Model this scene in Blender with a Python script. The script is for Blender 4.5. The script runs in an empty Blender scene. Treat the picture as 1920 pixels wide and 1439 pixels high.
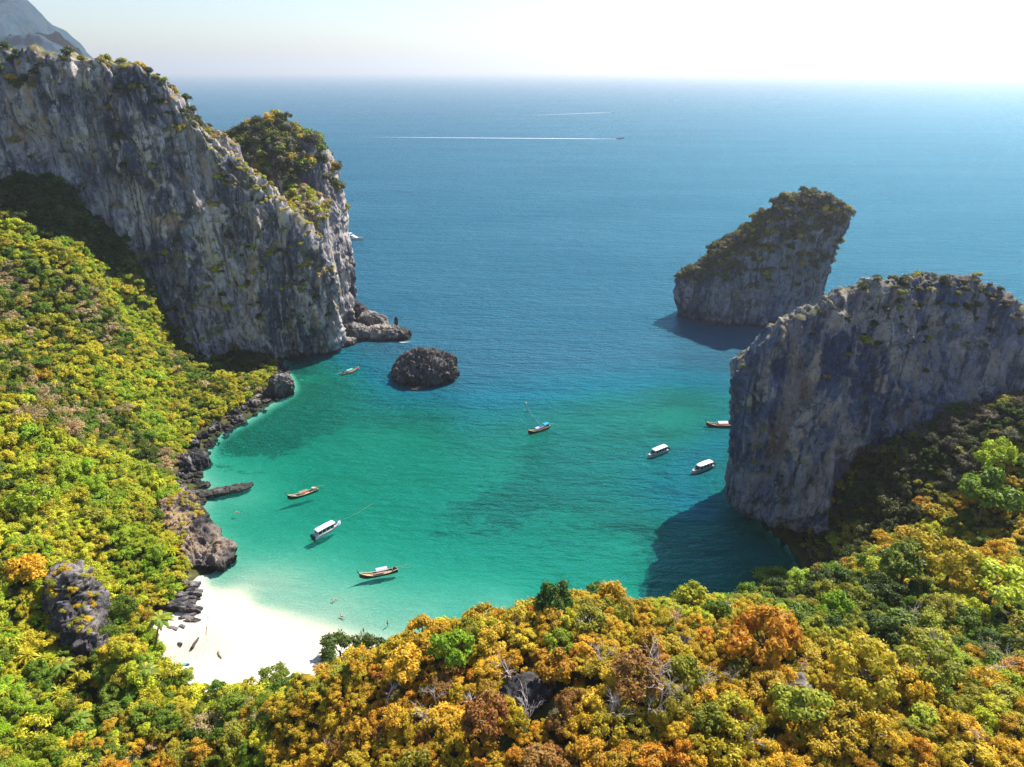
import bpy, bmesh, math, random
import numpy as np
from mathutils import Vector, Matrix, Quaternion
from mathutils.bvhtree import BVHTree

random.seed(7)
rng = np.random.default_rng(11)
sc = bpy.context.scene
COL = sc.collection
R = math.radians

# ------------------------------------------------------------------ camera, sky, sun, exposure
CAM_H, FPX, CX, CY = 120.0, 1333.0, 960.0, 719.5
PITCH = math.atan((CY - 132.0) / FPX)
cam_d = bpy.data.cameras.new('camera')
cam_d.sensor_width = 36.0
cam_d.lens = 36.0 * FPX / 1920.0
cam_d.clip_start, cam_d.clip_end = 0.5, 120000.0
cam = bpy.data.objects.new('camera', cam_d)
COL.objects.link(cam)
cam.location = (0, 0, CAM_H)
cam.rotation_euler = (R(90) - PITCH, 0, 0)
sc.camera = cam

SUN_AZ, SUN_EL = R(42), R(49)            # azimuth measured from +Y towards +X
SUN = Vector((math.sin(SUN_AZ) * math.cos(SUN_EL), math.cos(SUN_AZ) * math.cos(SUN_EL), math.sin(SUN_EL)))
world = bpy.data.worlds.new('World')
sc.world = world
world.use_nodes = True
wn = world.node_tree
sky = wn.nodes.new('ShaderNodeTexSky')
sky.sky_type = 'NISHITA'
sky.sun_disc = False
sky.sun_elevation = SUN_EL
sky.sun_rotation = SUN_AZ
sky.altitude = 120
sky.air_density = 1.25
sky.dust_density = 0.8
sky.ozone_density = 1.5
sky_tint = wn.nodes.new('ShaderNodeMix')          # one even tint over the whole sky: a cool tropical white balance
sky_tint.data_type, sky_tint.blend_type = 'RGBA', 'MULTIPLY'
sky_tint.inputs[0].default_value = 1.0
sky_tint.inputs[7].default_value = (0.79, 0.88, 1.06, 1)
wn.links.new(sky.outputs[0], sky_tint.inputs[6])
wn.links.new(sky_tint.outputs[2], wn.nodes['Background'].inputs['Color'])
wn.nodes['Background'].inputs['Strength'].default_value = 0.076
sun_d = bpy.data.lights.new('sun', 'SUN')
sun_d.energy = 4.3
sun_d.angle = R(0.5)
sun_d.color = (1.0, 0.94, 0.84)
sun_o = bpy.data.objects.new('sun', sun_d)
sun_o.rotation_euler = (-SUN).to_track_quat('-Z', 'Y').to_euler()
sun_o.location = (300, 200, 500)
COL.objects.link(sun_o)
sc.view_settings.view_transform = 'Standard'
sc.view_settings.look = 'None'
sc.view_settings.gamma = 1
sc.view_settings.use_curve_mapping = False
sc.view_settings.exposure = 1.2
sc.render.engine = 'CYCLES'
cy = sc.cycles
cy.use_denoising = True
cy.denoising_input_passes = 'RGB_ALBEDO_NORMAL'
cy.denoising_prefilter = 'NONE'
cy.adaptive_threshold = 0.004
cy.sample_clamp_direct = 3.0
cy.max_bounces = 6
cy.diffuse_bounces = 3
cy.glossy_bounces = 2
cy.transmission_bounces = 3
cy.transparent_max_bounces = 12
cy.volume_bounces = 0
cy.sample_clamp_indirect = 6.0
cy.caustics_reflective = False
cy.caustics_refractive = False
HAZE_DENSITY = 0.000125

# ------------------------------------------------------------------ geometry helpers
_c, _s = math.cos(PITCH), math.sin(PITCH)


def ray(u, v):
    x, y = (u - CX) / FPX, (CY - v) / FPX
    return np.array((x, _c + y * _s, -_s + y * _c))


def at(u, v, Y):
    r = ray(u, v)
    return np.array((0, 0, CAM_H)) + r * (Y / r[1])


def on_z(u, v, z=0.0):
    r = ray(u, v)
    return np.array((0, 0, CAM_H)) + r * ((z - CAM_H) / r[2])


def proj(p):
    p = np.asarray(p, float)
    d = p - np.array((0, 0, CAM_H))
    zf = d[..., 1] * _c - d[..., 2] * _s
    up = d[..., 1] * _s + d[..., 2] * _c
    zf = np.maximum(zf, 0.1)
    return CX + FPX * d[..., 0] / zf, CY - FPX * up / zf, zf


def _hash(ix, iy, iz, s):
    n = ix * np.uint32(374761393) + iy * np.uint32(668265263) + iz * np.uint32(1440662683) + np.uint32((s * 974711 + 12345) & 0xffffffff)
    n = (n ^ (n >> np.uint32(13))) * np.uint32(1274126177)
    n = (n ^ (n >> np.uint32(15))) * np.uint32(2246822519)
    n = n ^ (n >> np.uint32(16))
    return n.astype(np.float64) / 4294967295.0


def vnoise(P, s=0):
    P = np.asarray(P, float)
    I = np.floor(P)
    F = P - I
    I = I.astype(np.int64).astype(np.uint32)
    U = F * F * F * (F * (F * 6 - 15) + 10)
    o = np.uint32(1)
    x, y, z = I[:, 0], I[:, 1], I[:, 2]
    ux, uy, uz = U[:, 0], U[:, 1], U[:, 2]
    a = _hash(x, y, z, s) * (1 - ux) + _hash(x + o, y, z, s) * ux
    b = _hash(x, y + o, z, s) * (1 - ux) + _hash(x + o, y + o, z, s) * ux
    c = _hash(x, y, z + o, s) * (1 - ux) + _hash(x + o, y, z + o, s) * ux
    d = _hash(x, y + o, z + o, s) * (1 - ux) + _hash(x + o, y + o, z + o, s) * ux
    return ((a * (1 - uy) + b * uy) * (1 - uz) + (c * (1 - uy) + d * uy) * uz) * 2 - 1


def fbm(P, octv=4, s=0, gain=0.5):
    P = np.asarray(P, float)
    t, a, n = 0, 1.0, 0.0
    for k in range(octv):
        t = t + a * vnoise(P * (2.03 ** k) + 17.3 * k, s + k)
        n += a
        a *= gain
    return t / n


def worley(P, s=0):
    P = np.asarray(P, float)
    I = np.floor(P)
    f1 = np.full(len(P), 9.0)
    f2 = np.full(len(P), 9.0)
    for dx in (-1, 0, 1):
        for dy in (-1, 0, 1):
            for dz in (-1, 0, 1):
                C = I + (dx, dy, dz)
                Cu = C.astype(np.int64).astype(np.uint32)
                Q = np.stack([C[:, k] + _hash(Cu[:, 0], Cu[:, 1], Cu[:, 2], s + k) for k in range(3)], 1)
                d = np.sqrt(((Q - P) ** 2).sum(1))
                f2 = np.minimum(f2, np.maximum(f1, d))
                f1 = np.minimum(f1, d)
    return f1, f2


def sstep(a, b, x):
    t = np.clip((np.asarray(x, float) - a) / (b - a), 0, 1)
    return t * t * (3 - 2 * t)


def np_mesh(name, V, F, mat=None, smooth=False):
    V = np.ascontiguousarray(V, np.float32)
    F = np.ascontiguousarray(F, np.int32)
    me = bpy.data.meshes.new(name)
    n, k = F.shape
    me.vertices.add(len(V))
    me.vertices.foreach_set('co', V.ravel())
    me.loops.add(n * k)
    me.loops.foreach_set('vertex_index', F.ravel())
    me.polygons.add(n)
    me.polygons.foreach_set('loop_start', np.arange(0, n * k, k, dtype=np.int32))
    me.polygons.foreach_set('loop_total', np.full(n, k, np.int32))
    if smooth:
        me.polygons.foreach_set('use_smooth', np.ones(n, bool))
    me.update(calc_edges=True)
    if mat:
        me.materials.append(mat)
    return me


def link(name, data, parent=None, loc=None):
    o = bpy.data.objects.new(name, data)
    COL.objects.link(o)
    if parent:
        o.parent = parent
    if loc is not None:
        o.location = loc
    return o


def tag(o, label=None, cat=None, group=None, kind=None):
    if label: o['label'] = label
    if cat: o['category'] = cat
    if group: o['group'] = group
    if kind: o['kind'] = kind
    return o


class MB:
    """collects simple shapes and links them as one mesh object"""
    def __init__(self):
        self.v, self.f = [], []

    def add(self, V, F):
        b = len(self.v)
        self.v += [tuple(map(float, p)) for p in V]
        self.f += [tuple(i + b for i in f) for f in F]
        return self

    def box(self, lo, hi, taper=0.0):
        x0, y0, z0 = lo
        x1, y1, z1 = hi
        t = taper
        V = [(x0, y0, z0), (x1, y0, z0), (x1, y1, z0), (x0, y1, z0),
             (x0 + t, y0 + t, z1), (x1 - t, y0 + t, z1), (x1 - t, y1 - t, z1), (x0 + t, y1 - t, z1)]
        return self.add(V, [(3, 2, 1, 0), (4, 5, 6, 7), (0, 1, 5, 4), (1, 2, 6, 5), (2, 3, 7, 6), (3, 0, 4, 7)])

    def tube(self, pts, rad, n=6):
        pts = [Vector(p) for p in pts]
        rad = rad if isinstance(rad, (list, tuple)) else [rad] * len(pts)
        V, F = [], []
        for i, p in enumerate(pts):
            d = (pts[min(i + 1, len(pts) - 1)] - pts[max(i - 1, 0)]).normalized()
            a = d.orthogonal().normalized()
            b = d.cross(a)
            for k in range(n):
                t = 2 * math.pi * k / n
                V.append(p + (a * math.cos(t) + b * math.sin(t)) * rad[i])
        for i in range(len(pts) - 1):
            for k in range(n):
                F.append((i * n + k, i * n + (k + 1) % n, (i + 1) * n + (k + 1) % n, (i + 1) * n + k))
        F.append(tuple(range(n - 1, -1, -1)))
        F.append(tuple((len(pts) - 1) * n + k for k in range(n)))
        return self.add(V, F)

    def loft(self, rings, close=False, cap=True):
        n = len(rings[0])
        V, F = [], []
        for r in rings:
            V += r
        m = n if close else n - 1
        for i in range(len(rings) - 1):
            for k in range(m):
                F.append((i * n + k, i * n + (k + 1) % n, (i + 1) * n + (k + 1) % n, (i + 1) * n + k))
        if cap:
            F.append(tuple(range(n - 1, -1, -1)))
            F.append(tuple((len(rings) - 1) * n + k for k in range(n)))
        return self.add(V, F)

    def build(self, name, mat, parent=None, smooth=False):
        me = bpy.data.meshes.new(name)
        me.from_pydata(self.v, [], self.f)
        if smooth:
            me.polygons.foreach_set('use_smooth', np.ones(len(me.polygons), bool))
        me.update()
        me.materials.append(mat)
        return link(name, me, parent)


# ------------------------------------------------------------------ materials
class NT:
    def __init__(self, name):
        self.m = bpy.data.materials.new(name)
        self.m.use_nodes = True
        self.t = self.m.node_tree
        self.t.nodes.clear()
        self.out = self.t.nodes.new('ShaderNodeOutputMaterial')

    def n(self, typ, **kw):
        nd = self.t.nodes.new('ShaderNode' + typ)
        ins = kw.pop('ins', {})
        for k, v in kw.items():
            setattr(nd, k, v)
        for k, v in ins.items():
            if hasattr(v, 'is_output') or hasattr(v, 'links'):
                self.t.links.new(v, nd.inputs[k])
            else:
                nd.inputs[k].default_value = v
        return nd

    def pos(self, scale=(1, 1, 1), rot=0.0, obj=False):
        src = self.n('TexCoord').outputs['Object'] if obj else self.n('NewGeometry').outputs['Position']
        return self.n('Mapping', ins={'Vector': src, 'Scale': scale, 'Rotation': (0, 0, rot)}).outputs[0]

    def noise(self, vec, scale=1.0, detail=4.0, rough=0.55, dist=0.0):
        return self.n('TexNoise', ins={'Vector': vec, 'Scale': scale, 'Detail': detail, 'Roughness': rough, 'Distortion': dist}).outputs['Fac']

    def ramp(self, fac, stops):
        r = self.n('ValToRGB', ins={'Fac': fac})
        e = r.color_ramp.elements
        while len(e) > 1:
            e.remove(e[-1])
        for i, (p, c) in enumerate(stops):
            el = e[0] if i == 0 else e.new(p)
            el.position = p
            el.color = tuple(c) + (1,) if len(c) == 3 else c
        return r.outputs['Color']

    def mix(self, fac, a, b, blend='MIX'):
        nd = self.n('Mix', data_type='RGBA', blend_type=blend)
        for k, v in ((0, fac), (6, a), (7, b)):
            if hasattr(v, 'links'):
                self.t.links.new(v, nd.inputs[k])
            else:
                nd.inputs[k].default_value = v if k == 0 else (tuple(v) + (1,) if len(v) == 3 else v)
        return nd.outputs[2]

    def math(self, op, a, b=0.0, clamp=False):
        nd = self.n('Math', operation=op, use_clamp=clamp, ins={0: a, 1: b})
        return nd.outputs[0]

    def maprange(self, v, a, b, c=0.0, d=1.0):
        return self.n('MapRange', interpolation_type='SMOOTHSTEP', ins={0: v, 1: a, 2: b, 3: c, 4: d}).outputs[0]

    def done(self, sh, disp=None):
        self.t.links.new(sh, self.out.inputs['Surface'])
        return self.m


def simple(name, col, rough=0.6, spec=0.3, var=0.15, scale=3.0, metal=0.0):
    k = NT(name)
    f = k.noise(k.pos(obj=True), scale, 4)
    dark = tuple(c * (1 - var) for c in col)
    lite = tuple(min(1, c * (1 + var)) for c in col)
    c = k.ramp(f, [(0.3, dark), (0.7, lite)])
    b = k.n('BsdfPrincipled', ins={'Base Color': c, 'Roughness': rough, 'Specular IOR Level': spec, 'Metallic': metal})
    return k.done(b.outputs[0])


def rock_material(name, dark, mid, pale, stain, stain_amt=0.5, grass=0.0, streak=1.0, tide=True, bumpd=0.5, topcol=None):
    k = NT(name)
    base = k.noise(k.pos((0.045, 0.045, 0.03)), 1, 7, 0.62, 0.5)
    streaks = k.noise(k.pos((0.42, 0.42, 0.03)), 1, 7, 0.62, 0.8)
    patch = k.noise(k.pos((0.07, 0.07, 0.035)), 1.0, 6, 0.62, 1.2)
    fine = k.noise(k.pos((1.0, 1.0, 0.55)), 1, 7, 0.7)
    blot = k.noise(k.pos((0.26, 0.26, 0.16)), 1, 7, 0.68, 0.6)
    c = k.ramp(base, [(0.40, dark), (0.50, mid), (0.58, tuple(0.6 * a + 0.4 * b for a, b in zip(mid, pale)))])
    c = k.mix(k.math('MULTIPLY', k.maprange(patch, 0.50, 0.60), 0.85), c, pale)
    c = k.mix(k.math('MULTIPLY', k.maprange(streaks, 0.51, 0.62), 0.8 * streak), c, tuple(0.6 * x for x in dark))
    c = k.mix(k.math('MULTIPLY', k.maprange(streaks, 0.45, 0.35), 0.55 * streak), c, pale)
    c = k.mix(k.math('MULTIPLY', k.maprange(blot, 0.52, 0.62), 0.7), c, tuple(0.55 * x for x in dark))
    st = k.noise(k.pos((0.14, 0.14, 0.05)), 1, 5, 0.6, 0.6)
    c = k.mix(k.math('MULTIPLY', k.maprange(st, 0.56, 0.66), stain_amt), c, stain)
    c = k.mix(k.math('MULTIPLY', k.maprange(fine, 0.44, 0.33), 0.75), c, tuple(0.35 * x for x in dark))
    c = k.mix(k.math('MULTIPLY', k.maprange(fine, 0.56, 0.70), 0.5), c, pale)
    geo = k.n('NewGeometry')
    nz = k.n('SeparateXYZ', ins={0: geo.outputs['Normal']}).outputs[2]
    pz = k.n('SeparateXYZ', ins={0: geo.outputs['Position']}).outputs[2]
    if grass > 0:
        gn = k.noise(k.pos((0.2, 0.2, 0.2)), 1, 5, 0.6)
        gf = k.math('MULTIPLY', k.maprange(k.math('ADD', nz, k.math('MULTIPLY', gn, 0.9)), 0.85, 1.15), grass)
        gcol = k.ramp(k.noise(k.pos((0.12, 0.12, 0.12)), 1, 4), [(0.35, (0.05, 0.07, 0.015)), (0.5, (0.17, 0.15, 0.03)), (0.65, (0.24, 0.17, 0.05))])
        c = k.mix(gf, c, gcol)
    if topcol:
        tf = k.maprange(k.math('ADD', nz, k.math('MULTIPLY', k.math('SUBTRACT', fine, 0.5), 0.8)), 0.45, 0.75)
        c = k.mix(k.math('MULTIPLY', k.math('MULTIPLY', tf, k.maprange(patch, 0.42, 0.55)), k.maprange(pz, 3.0, 6.0)), c, topcol)
    if tide:
        tn = k.math('ADD', pz, k.math('MULTIPLY', k.noise(k.pos((0.3, 0.3, 0.3)), 1, 3), 2.0))
        c = k.mix(k.math('MULTIPLY', k.maprange(tn, 3.4, 1.6), 0.8), c, (0.025, 0.022, 0.018))
    bh = k.math('ADD', k.math('MULTIPLY', fine, 1.0), k.math('MULTIPLY', streaks, 0.8))
    bp = k.n('Bump', ins={'Height': bh, 'Strength': 0.9, 'Distance': bumpd})
    b = k.n('BsdfPrincipled', ins={'Base Color': c, 'Roughness': 0.9, 'Specular IOR Level': 0.15, 'Normal': bp.outputs[0]})
    return k.done(b.outputs[0])


M = {}
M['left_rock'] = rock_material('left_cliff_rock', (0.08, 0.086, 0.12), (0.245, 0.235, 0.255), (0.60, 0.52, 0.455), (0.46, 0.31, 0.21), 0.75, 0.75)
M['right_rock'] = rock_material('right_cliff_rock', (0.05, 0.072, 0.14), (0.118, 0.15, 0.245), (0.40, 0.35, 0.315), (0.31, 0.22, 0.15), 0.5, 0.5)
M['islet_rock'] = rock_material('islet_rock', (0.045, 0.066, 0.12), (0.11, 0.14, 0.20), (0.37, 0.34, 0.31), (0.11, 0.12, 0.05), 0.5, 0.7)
M['dark_rock'] = rock_material('shore_rock', (0.022, 0.022, 0.026), (0.07, 0.066, 0.068), (0.27, 0.24, 0.22), (0.20, 0.13, 0.08), 0.25, 0.0, 0.6, bumpd=0.35)
M['black_rock'] = rock_material('black_sea_rock', (0.018, 0.018, 0.02), (0.05, 0.047, 0.047), (0.17, 0.15, 0.14), (0.12, 0.08, 0.05), 0.2, 0.0, 0.6, bumpd=0.35)
M['spur_rock'] = rock_material('spur_rock', (0.03, 0.028, 0.03), (0.085, 0.075, 0.07), (0.30, 0.24, 0.19), (0.30, 0.19, 0.11), 0.4, 0.0, 0.4, bumpd=0.3, topcol=(0.30, 0.205, 0.125))
M['head_rock'] = rock_material('headland_boulder_rock', (0.05, 0.047, 0.045), (0.15, 0.135, 0.125), (0.42, 0.36, 0.30), (0.34, 0.22, 0.14), 0.35, 0.0, 0.5, bumpd=0.4)
M['haze_blue_rock'] = rock_material('far_mountain_haze_rock', (0.012, 0.05, 0.085), (0.022, 0.07, 0.11), (0.06, 0.085, 0.11), (0.03, 0.06, 0.03), 0.5, 0.0, 0.4, tide=False, bumpd=2.0)  # blue of the distant haze is put into these rock colours


def leaf_material():
    k = NT('leaves')
    a = k.n('Attribute', attribute_type='INSTANCER', attribute_name='leaf')
    nz = k.n('TexNoise', ins={'Vector': k.n('TexCoord').outputs['Object'], 'Scale': 3.0, 'Detail': 3.0})
    vv = k.maprange(nz.outputs['Fac'], 0.3, 0.7, 0.7, 1.3)
    hs = k.n('HueSaturation', ins={'Hue': k.maprange(nz.outputs['Fac'], 0.3, 0.7, 0.51, 0.495), 'Value': vv, 'Color': a.outputs['Color']})
    d = k.n('BsdfPrincipled', ins={'Base Color': hs.outputs[0], 'Roughness': 0.55, 'Specular IOR Level': 0.25})
    t = k.n('BsdfTranslucent', ins={'Color': hs.outputs[0]})
    m = k.n('MixShader', ins={0: 0.36, 1: d.outputs[0], 2: t.outputs[0]})
    return k.done(m.outputs[0])


M['leaf'] = leaf_material()
M['bark'] = simple('bark', (0.16, 0.13, 0.10), 0.9, 0.1, 0.4, 4)
M['pale_bark'] = simple('pale_dead_wood', (0.58, 0.50, 0.45), 0.9, 0.1, 0.25, 4)


def ground_material():
    k = NT('ground')
    sand = k.n('Attribute', attribute_type='GEOMETRY', attribute_name='sand').outputs['Fac']
    reef = k.n('Attribute', attribute_type='GEOMETRY', attribute_name='reef').outputs['Fac']
    pz = k.n('SeparateXYZ', ins={0: k.n('NewGeometry').outputs['Position']}).outputs[2]
    n1 = k.noise(k.pos((0.25, 0.25, 0.25)), 1, 6, 0.6)
    n2 = k.noise(k.pos((2, 2, 2)), 1, 4, 0.6)
    soil = k.ramp(n1, [(0.3, (0.025, 0.026, 0.012)), (0.5, (0.055, 0.06, 0.018)), (0.64, (0.10, 0.085, 0.035)), (0.76, (0.26, 0.18, 0.11))])
    sandc = k.ramp(n2, [(0.25, (0.44, 0.39, 0.32)), (0.5, (0.52, 0.47, 0.40)), (0.75, (0.58, 0.53, 0.46))])
    wet = k.maprange(pz, 0.55, 0.1)
    sandc = k.mix(k.math('MULTIPLY', wet, 0.6), sandc, (0.50, 0.43, 0.30))
    lit = k.noise(k.pos((0.55, 0.55, 0.55)), 1, 6, 0.7)
    dry = k.math('MULTIPLY', k.maprange(lit, 0.60, 0.68), k.maprange(pz, 1.7, 2.6))
    sandc = k.mix(k.math('MULTIPLY', dry, 0.6), sandc, (0.28, 0.19, 0.12))
    r1 = k.noise(k.pos((0.07, 0.11, 0.1), 0.3), 1, 8, 0.68, 0.6)
    r2 = k.noise(k.pos((0.5, 0.8, 0.5), 0.3), 1, 5, 0.7, 0.4)
    rf = k.maprange(k.math('ADD', k.math('ADD', k.math('MULTIPLY', r1, 1.0), k.math('MULTIPLY', r2, 0.55)), reef), 0.86, 1.06)
    reefc = k.ramp(r2, [(0.35, (0.02, 0.07, 0.045)), (0.65, (0.07, 0.14, 0.08))])
    under = k.mix(rf, sandc, reefc)
    sandc = k.mix(k.maprange(pz, -0.6, -1.6), sandc, under)
    c = k.mix(k.maprange(k.math('ADD', sand, k.math('MULTIPLY', k.math('SUBTRACT', n1, 0.5), 0.8)), 0.40, 0.60), soil, sandc)
    bp = k.n('Bump', ins={'Height': k.math('ADD', n2, n1), 'Strength': 0.5, 'Distance': 0.25})
    b = k.n('BsdfPrincipled', ins={'Base Color': c, 'Roughness': 0.95, 'Specular IOR Level': 0.1, 'Normal': bp.outputs[0]})
    return k.done(b.outputs[0])


M['ground'] = ground_material()


def water_material():
    k = NT('sea_water')
    dep = k.n('Attribute', attribute_type='GEOMETRY', attribute_name='depth').outputs['Fac']
    # absorption along the way down to the bottom
    tint = []
    for a in (0.85, 0.075, 0.135):
        tint.append(k.math('POWER', 2.71828, k.math('MULTIPLY', dep, -a)))
    tc = k.n('CombineColor', ins={0: tint[0], 1: tint[1], 2: tint[2]})
    turb = k.math('SUBTRACT', 1.0, k.math('POWER', 2.71828, k.math('MULTIPLY', dep, -0.21)))
    turb = k.math('MAXIMUM', turb, k.maprange(dep, 20.0, 30.0))
    sw = k.noise(k.pos((0.004, 0.012, 0.01), 0.1), 1, 4, 0.55)
    deepc = k.ramp(sw, [(0.35, (0.018, 0.105, 0.165)), (0.65, (0.032, 0.130, 0.195))])
    S = k.mix(k.maprange(dep, 4.0, 11.0), (0.000, 0.215, 0.145), (0.0, 0.170, 0.225))
    S = k.mix(k.maprange(dep, 8.0, 20.0), S, deepc)
    # waves: a breeze chop, longer swell, fine ripples
    w1 = k.noise(k.pos((0.16, 0.42, 0.3), 0.12), 1, 4, 0.6, 0.3)
    w2 = k.noise(k.pos((0.9, 1.9, 1.0), -0.2), 1, 4, 0.65)
    w3 = k.noise(k.pos((0.03, 0.09, 0.05), 0.2), 1, 3, 0.5)
    h = k.math('ADD', k.math('ADD', k.math('MULTIPLY', w1, 1.0), k.math('MULTIPLY', w2, 0.30)), k.math('MULTIPLY', w3, 1.6))
    bp = k.n('Bump', ins={'Height': h, 'Strength': 1.0, 'Distance': 2.0})
    body_n = k.n('Bump', ins={'Height': h, 'Strength': 1.0, 'Distance': 6.0})
    tr = k.n('BsdfTransparent', ins={'Color': tc.outputs[0]})
    df = k.n('BsdfDiffuse', ins={'Color': S, 'Normal': body_n.outputs[0]})
    body = k.n('MixShader', ins={0: turb, 1: tr.outputs[0], 2: df.outputs[0]})
    gl = k.n('BsdfGlossy', distribution='GGX', ins={'Color': (0.22, 0.72, 1.0, 1), 'Roughness': 0.24, 'Normal': bp.outputs[0]})
    fr = k.n('Fresnel', ins={'IOR': 1.33, 'Normal': bp.outputs[0]})
    frs = k.math('MULTIPLY', k.math('MULTIPLY', k.math('MINIMUM', fr.outputs[0], 0.42), 0.68), k.maprange(dep, 0.0, 0.5))
    m = k.n('MixShader', ins={0: frs, 1: body.outputs[0], 2: gl.outputs[0]})
    return k.done(m.outputs[0])


M['water'] = water_material()

# ------------------------------------------------------------------ terrain: hillsides, beach, sea bed
CP = []


def cp(*pts):
    CP.extend(pts)


def cpx(u, v, Y, tree=4.5):
    p = at(u, v, Y)
    CP.append((p[0], p[1], max(p[2] - tree, 4.0)))


# left shore (waterline)
cp((-103, 293, 0), (-93, 268, 0), (-97, 252, 0), (-103, 236, 0), (-107, 218, 0), (-104.5, 200, 0), (-98, 190, 0), (-94, 179, 0), (-88, 168, 0), (-80, 156, 0), (-79, 147, 0.2), (-101, 273, 2), (-110, 281, 4), (-103, 262, 2.5), (-112, 252, 6), (-108, 288, 3))
# beach
cp((-70, 141.5, 0), (-62.7, 137.5, 0), (-52, 132.5, 0), (-39.6, 127.6, 0), (-25, 123, 0), (-10, 120, 0), (5, 119, 0), (22, 122, 0), (42, 127, 0), (60, 134, 0), (71, 145, 0), (78, 157, 0))
cp((-82, 130, 2.6), (-70, 130, 1.8), (-60, 124, 1.8), (-59, 112, 2.8), (-48, 119, 1.8), (-72, 115, 2.8), (-40, 118, 1.8), (-84, 138, 2.2))
# sea bed
cp((-58, 146, -1.0), (-40, 140, -1.2), (-70, 150, -1.2), (-60, 165, -3), (-35, 165, -4), (-80, 185, -2.5), (-85, 205, -3.5), (-60, 200, -5.5), (-40, 190, -5.5),
   (0, 160, -5), (0, 200, -6.5), (38, 165, -5.5), (50, 190, -8.6), (62, 170, -8.4), (52, 160, -8.4), (57, 190, -8.6), (63, 202, -8.6), (66, 216, -8.6), (76, 228, -8.6), (58, 178, -8.6), (72, 158, -8.4), (40, 150, -8.4), (30, 140, -3.5), (62, 148, -8.4), (0, 135, -2.5), (-20, 135, -1.6), (-70, 230, -6),
   (-88, 245, -4), (-40, 235, -7), (20, 235, -8), (60, 230, -7), (-72, 270, -8), (-30, 270, -15), (20, 280, -15), (80, 280, -13), (-70, 300, -13), (-60, 320, -20),
   (0, 320, -27), (100, 330, -28), (-40, 390, -38), (60, 410, -42), (160, 400, -40), (150, 250, -14), (200, 300, -25), (100, 235, -7), (70, 255, -8.4), (0, 470, -50), (190, 470, -50), (-100, 430, -45), (-220, 430, -45))
# left hillside
for a in ((0, 400, 250), (0, 600, 205), (0, 800, 160), (0, 1000, 130), (0, 1200, 110), (0, 1439, 82), (100, 400, 258), (150, 500, 245), (150, 650, 215), (150, 800, 180), (150, 950, 152),
          (250, 560, 262), (250, 700, 225), (250, 850, 192), (370, 650, 282), (450, 700, 276), (330, 760, 228), (270, 1000, 150), (220, 1120, 130), (150, 1350, 99), (150, 1439, 84), (400, 1439, 80), (300, 1400, 90)):
    cpx(*a)
cp((-235, 262, 105), (-230, 180, 85), (-200, 130, 62), (-170, 90, 45), (-130, 60, 32), (-100, 40, 30), (-150, 300, 45), (-200, 310, 80), (-120, 330, 10), (-240, 320, 90))
for a in ((0, 335, 262), (100, 350, 264), (190, 425, 270), (250, 480, 272), (300, 560, 278)):
    cpx(*a)
for u, v in ((262, 1228), (240, 1265), (258, 1185), (190, 1250), (170, 1406), (90, 1400), (260, 1400), (110, 1330), (206, 1350), (150, 1380), (240, 1330), (180, 1300)):
    q = on_z(u, v, 6.0); cp(tuple(q))
# near hill
cp((-49, 99, 9), (-42, 88, 20), (-29, 90, 27), (-14, 95, 31), (12, 95, 36), (33, 102, 28.5), (55, 109, 27.5), (0, 60, 39), (60, 60, 39), (30, 75, 40), (90, 75, 38), (-28, 72, 23),
   (0, 30, 36), (60, 30, 36), (-60, 65, 17), (-60, 30, 22), (75, 118, 25), (-30, 108, 6), (-10, 110, 9), (12, 112, 12), (35, 114, 12), (55, 122, 11), (72, 131, 12))
# right slope
cp((98, 140, 20), (108, 130, 26), (89, 102, 31), (104, 164, 30), (126, 161, 39), (88, 159, 17), (95, 162, 25), (80, 156, 5), (112, 148, 28), (84, 145, 10), (150, 160, 43), (150, 100, 44), (130, 60, 44), (190, 120, 58), (105, 185, 22), (140, 190, 34), (190, 190, 45))
CP = np.array(CP, float)
_b = (CP[:, 2] < 0) & (CP[:, 2] > -8.5)
CP[_b, 2] *= 0.55
_KC = 5.0


def _phi(d2):
    return np.sqrt(d2 + _KC * _KC)


def _fit():
    n = len(CP)
    X = CP[:, :2]
    d2 = ((X[:, None] - X[None]) ** 2).sum(2)
    A = np.zeros((n + 3, n + 3))
    A[:n, :n] = _phi(d2) + np.eye(n) * 0.6
    P = np.c_[np.ones(n), X / 100]
    A[:n, n:] = P
    A[n:, :n] = P.T
    return np.linalg.solve(A, np.r_[CP[:, 2], 0, 0, 0])


_W = _fit()
BEACH = np.array([tuple(on_z(u, v, 1.8)[:2]) for u, v in ((356, 1090), (338, 1128), (312, 1160), (294, 1188), (300, 1215), (318, 1248), (334, 1272), (362, 1300), (400, 1316), (436, 1320), (480, 1300))]
                 + [(-45, 108), (-20, 112), (20, 118), (20, 134), (-10, 138), (-38, 144), (-58, 153), (-73, 160)], float)


def beach_sd(x, y):
    """signed distance to the beach outline, positive inside"""
    P = np.stack([x, y], 1)
    d = np.full(len(P), 1e9)
    ins = np.zeros(len(P), bool)
    n = len(BEACH)
    for i in range(n):
        a, b = BEACH[i], BEACH[(i + 1) % n]
        ab = b - a
        t = np.clip(((P - a) @ ab) / (ab @ ab), 0, 1)
        d = np.minimum(d, np.sqrt(((P - a - t[:, None] * ab) ** 2).sum(1)))
        cond = (a[1] > P[:, 1]) != (b[1] > P[:, 1])
        with np.errstate(divide='ignore', invalid='ignore'):
            xx = (b[0] - a[0]) * (P[:, 1] - a[1]) / (b[1] - a[1]) + a[0]
        ins ^= cond & (P[:, 0] < xx)
    return np.where(ins, d, -d)


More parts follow.
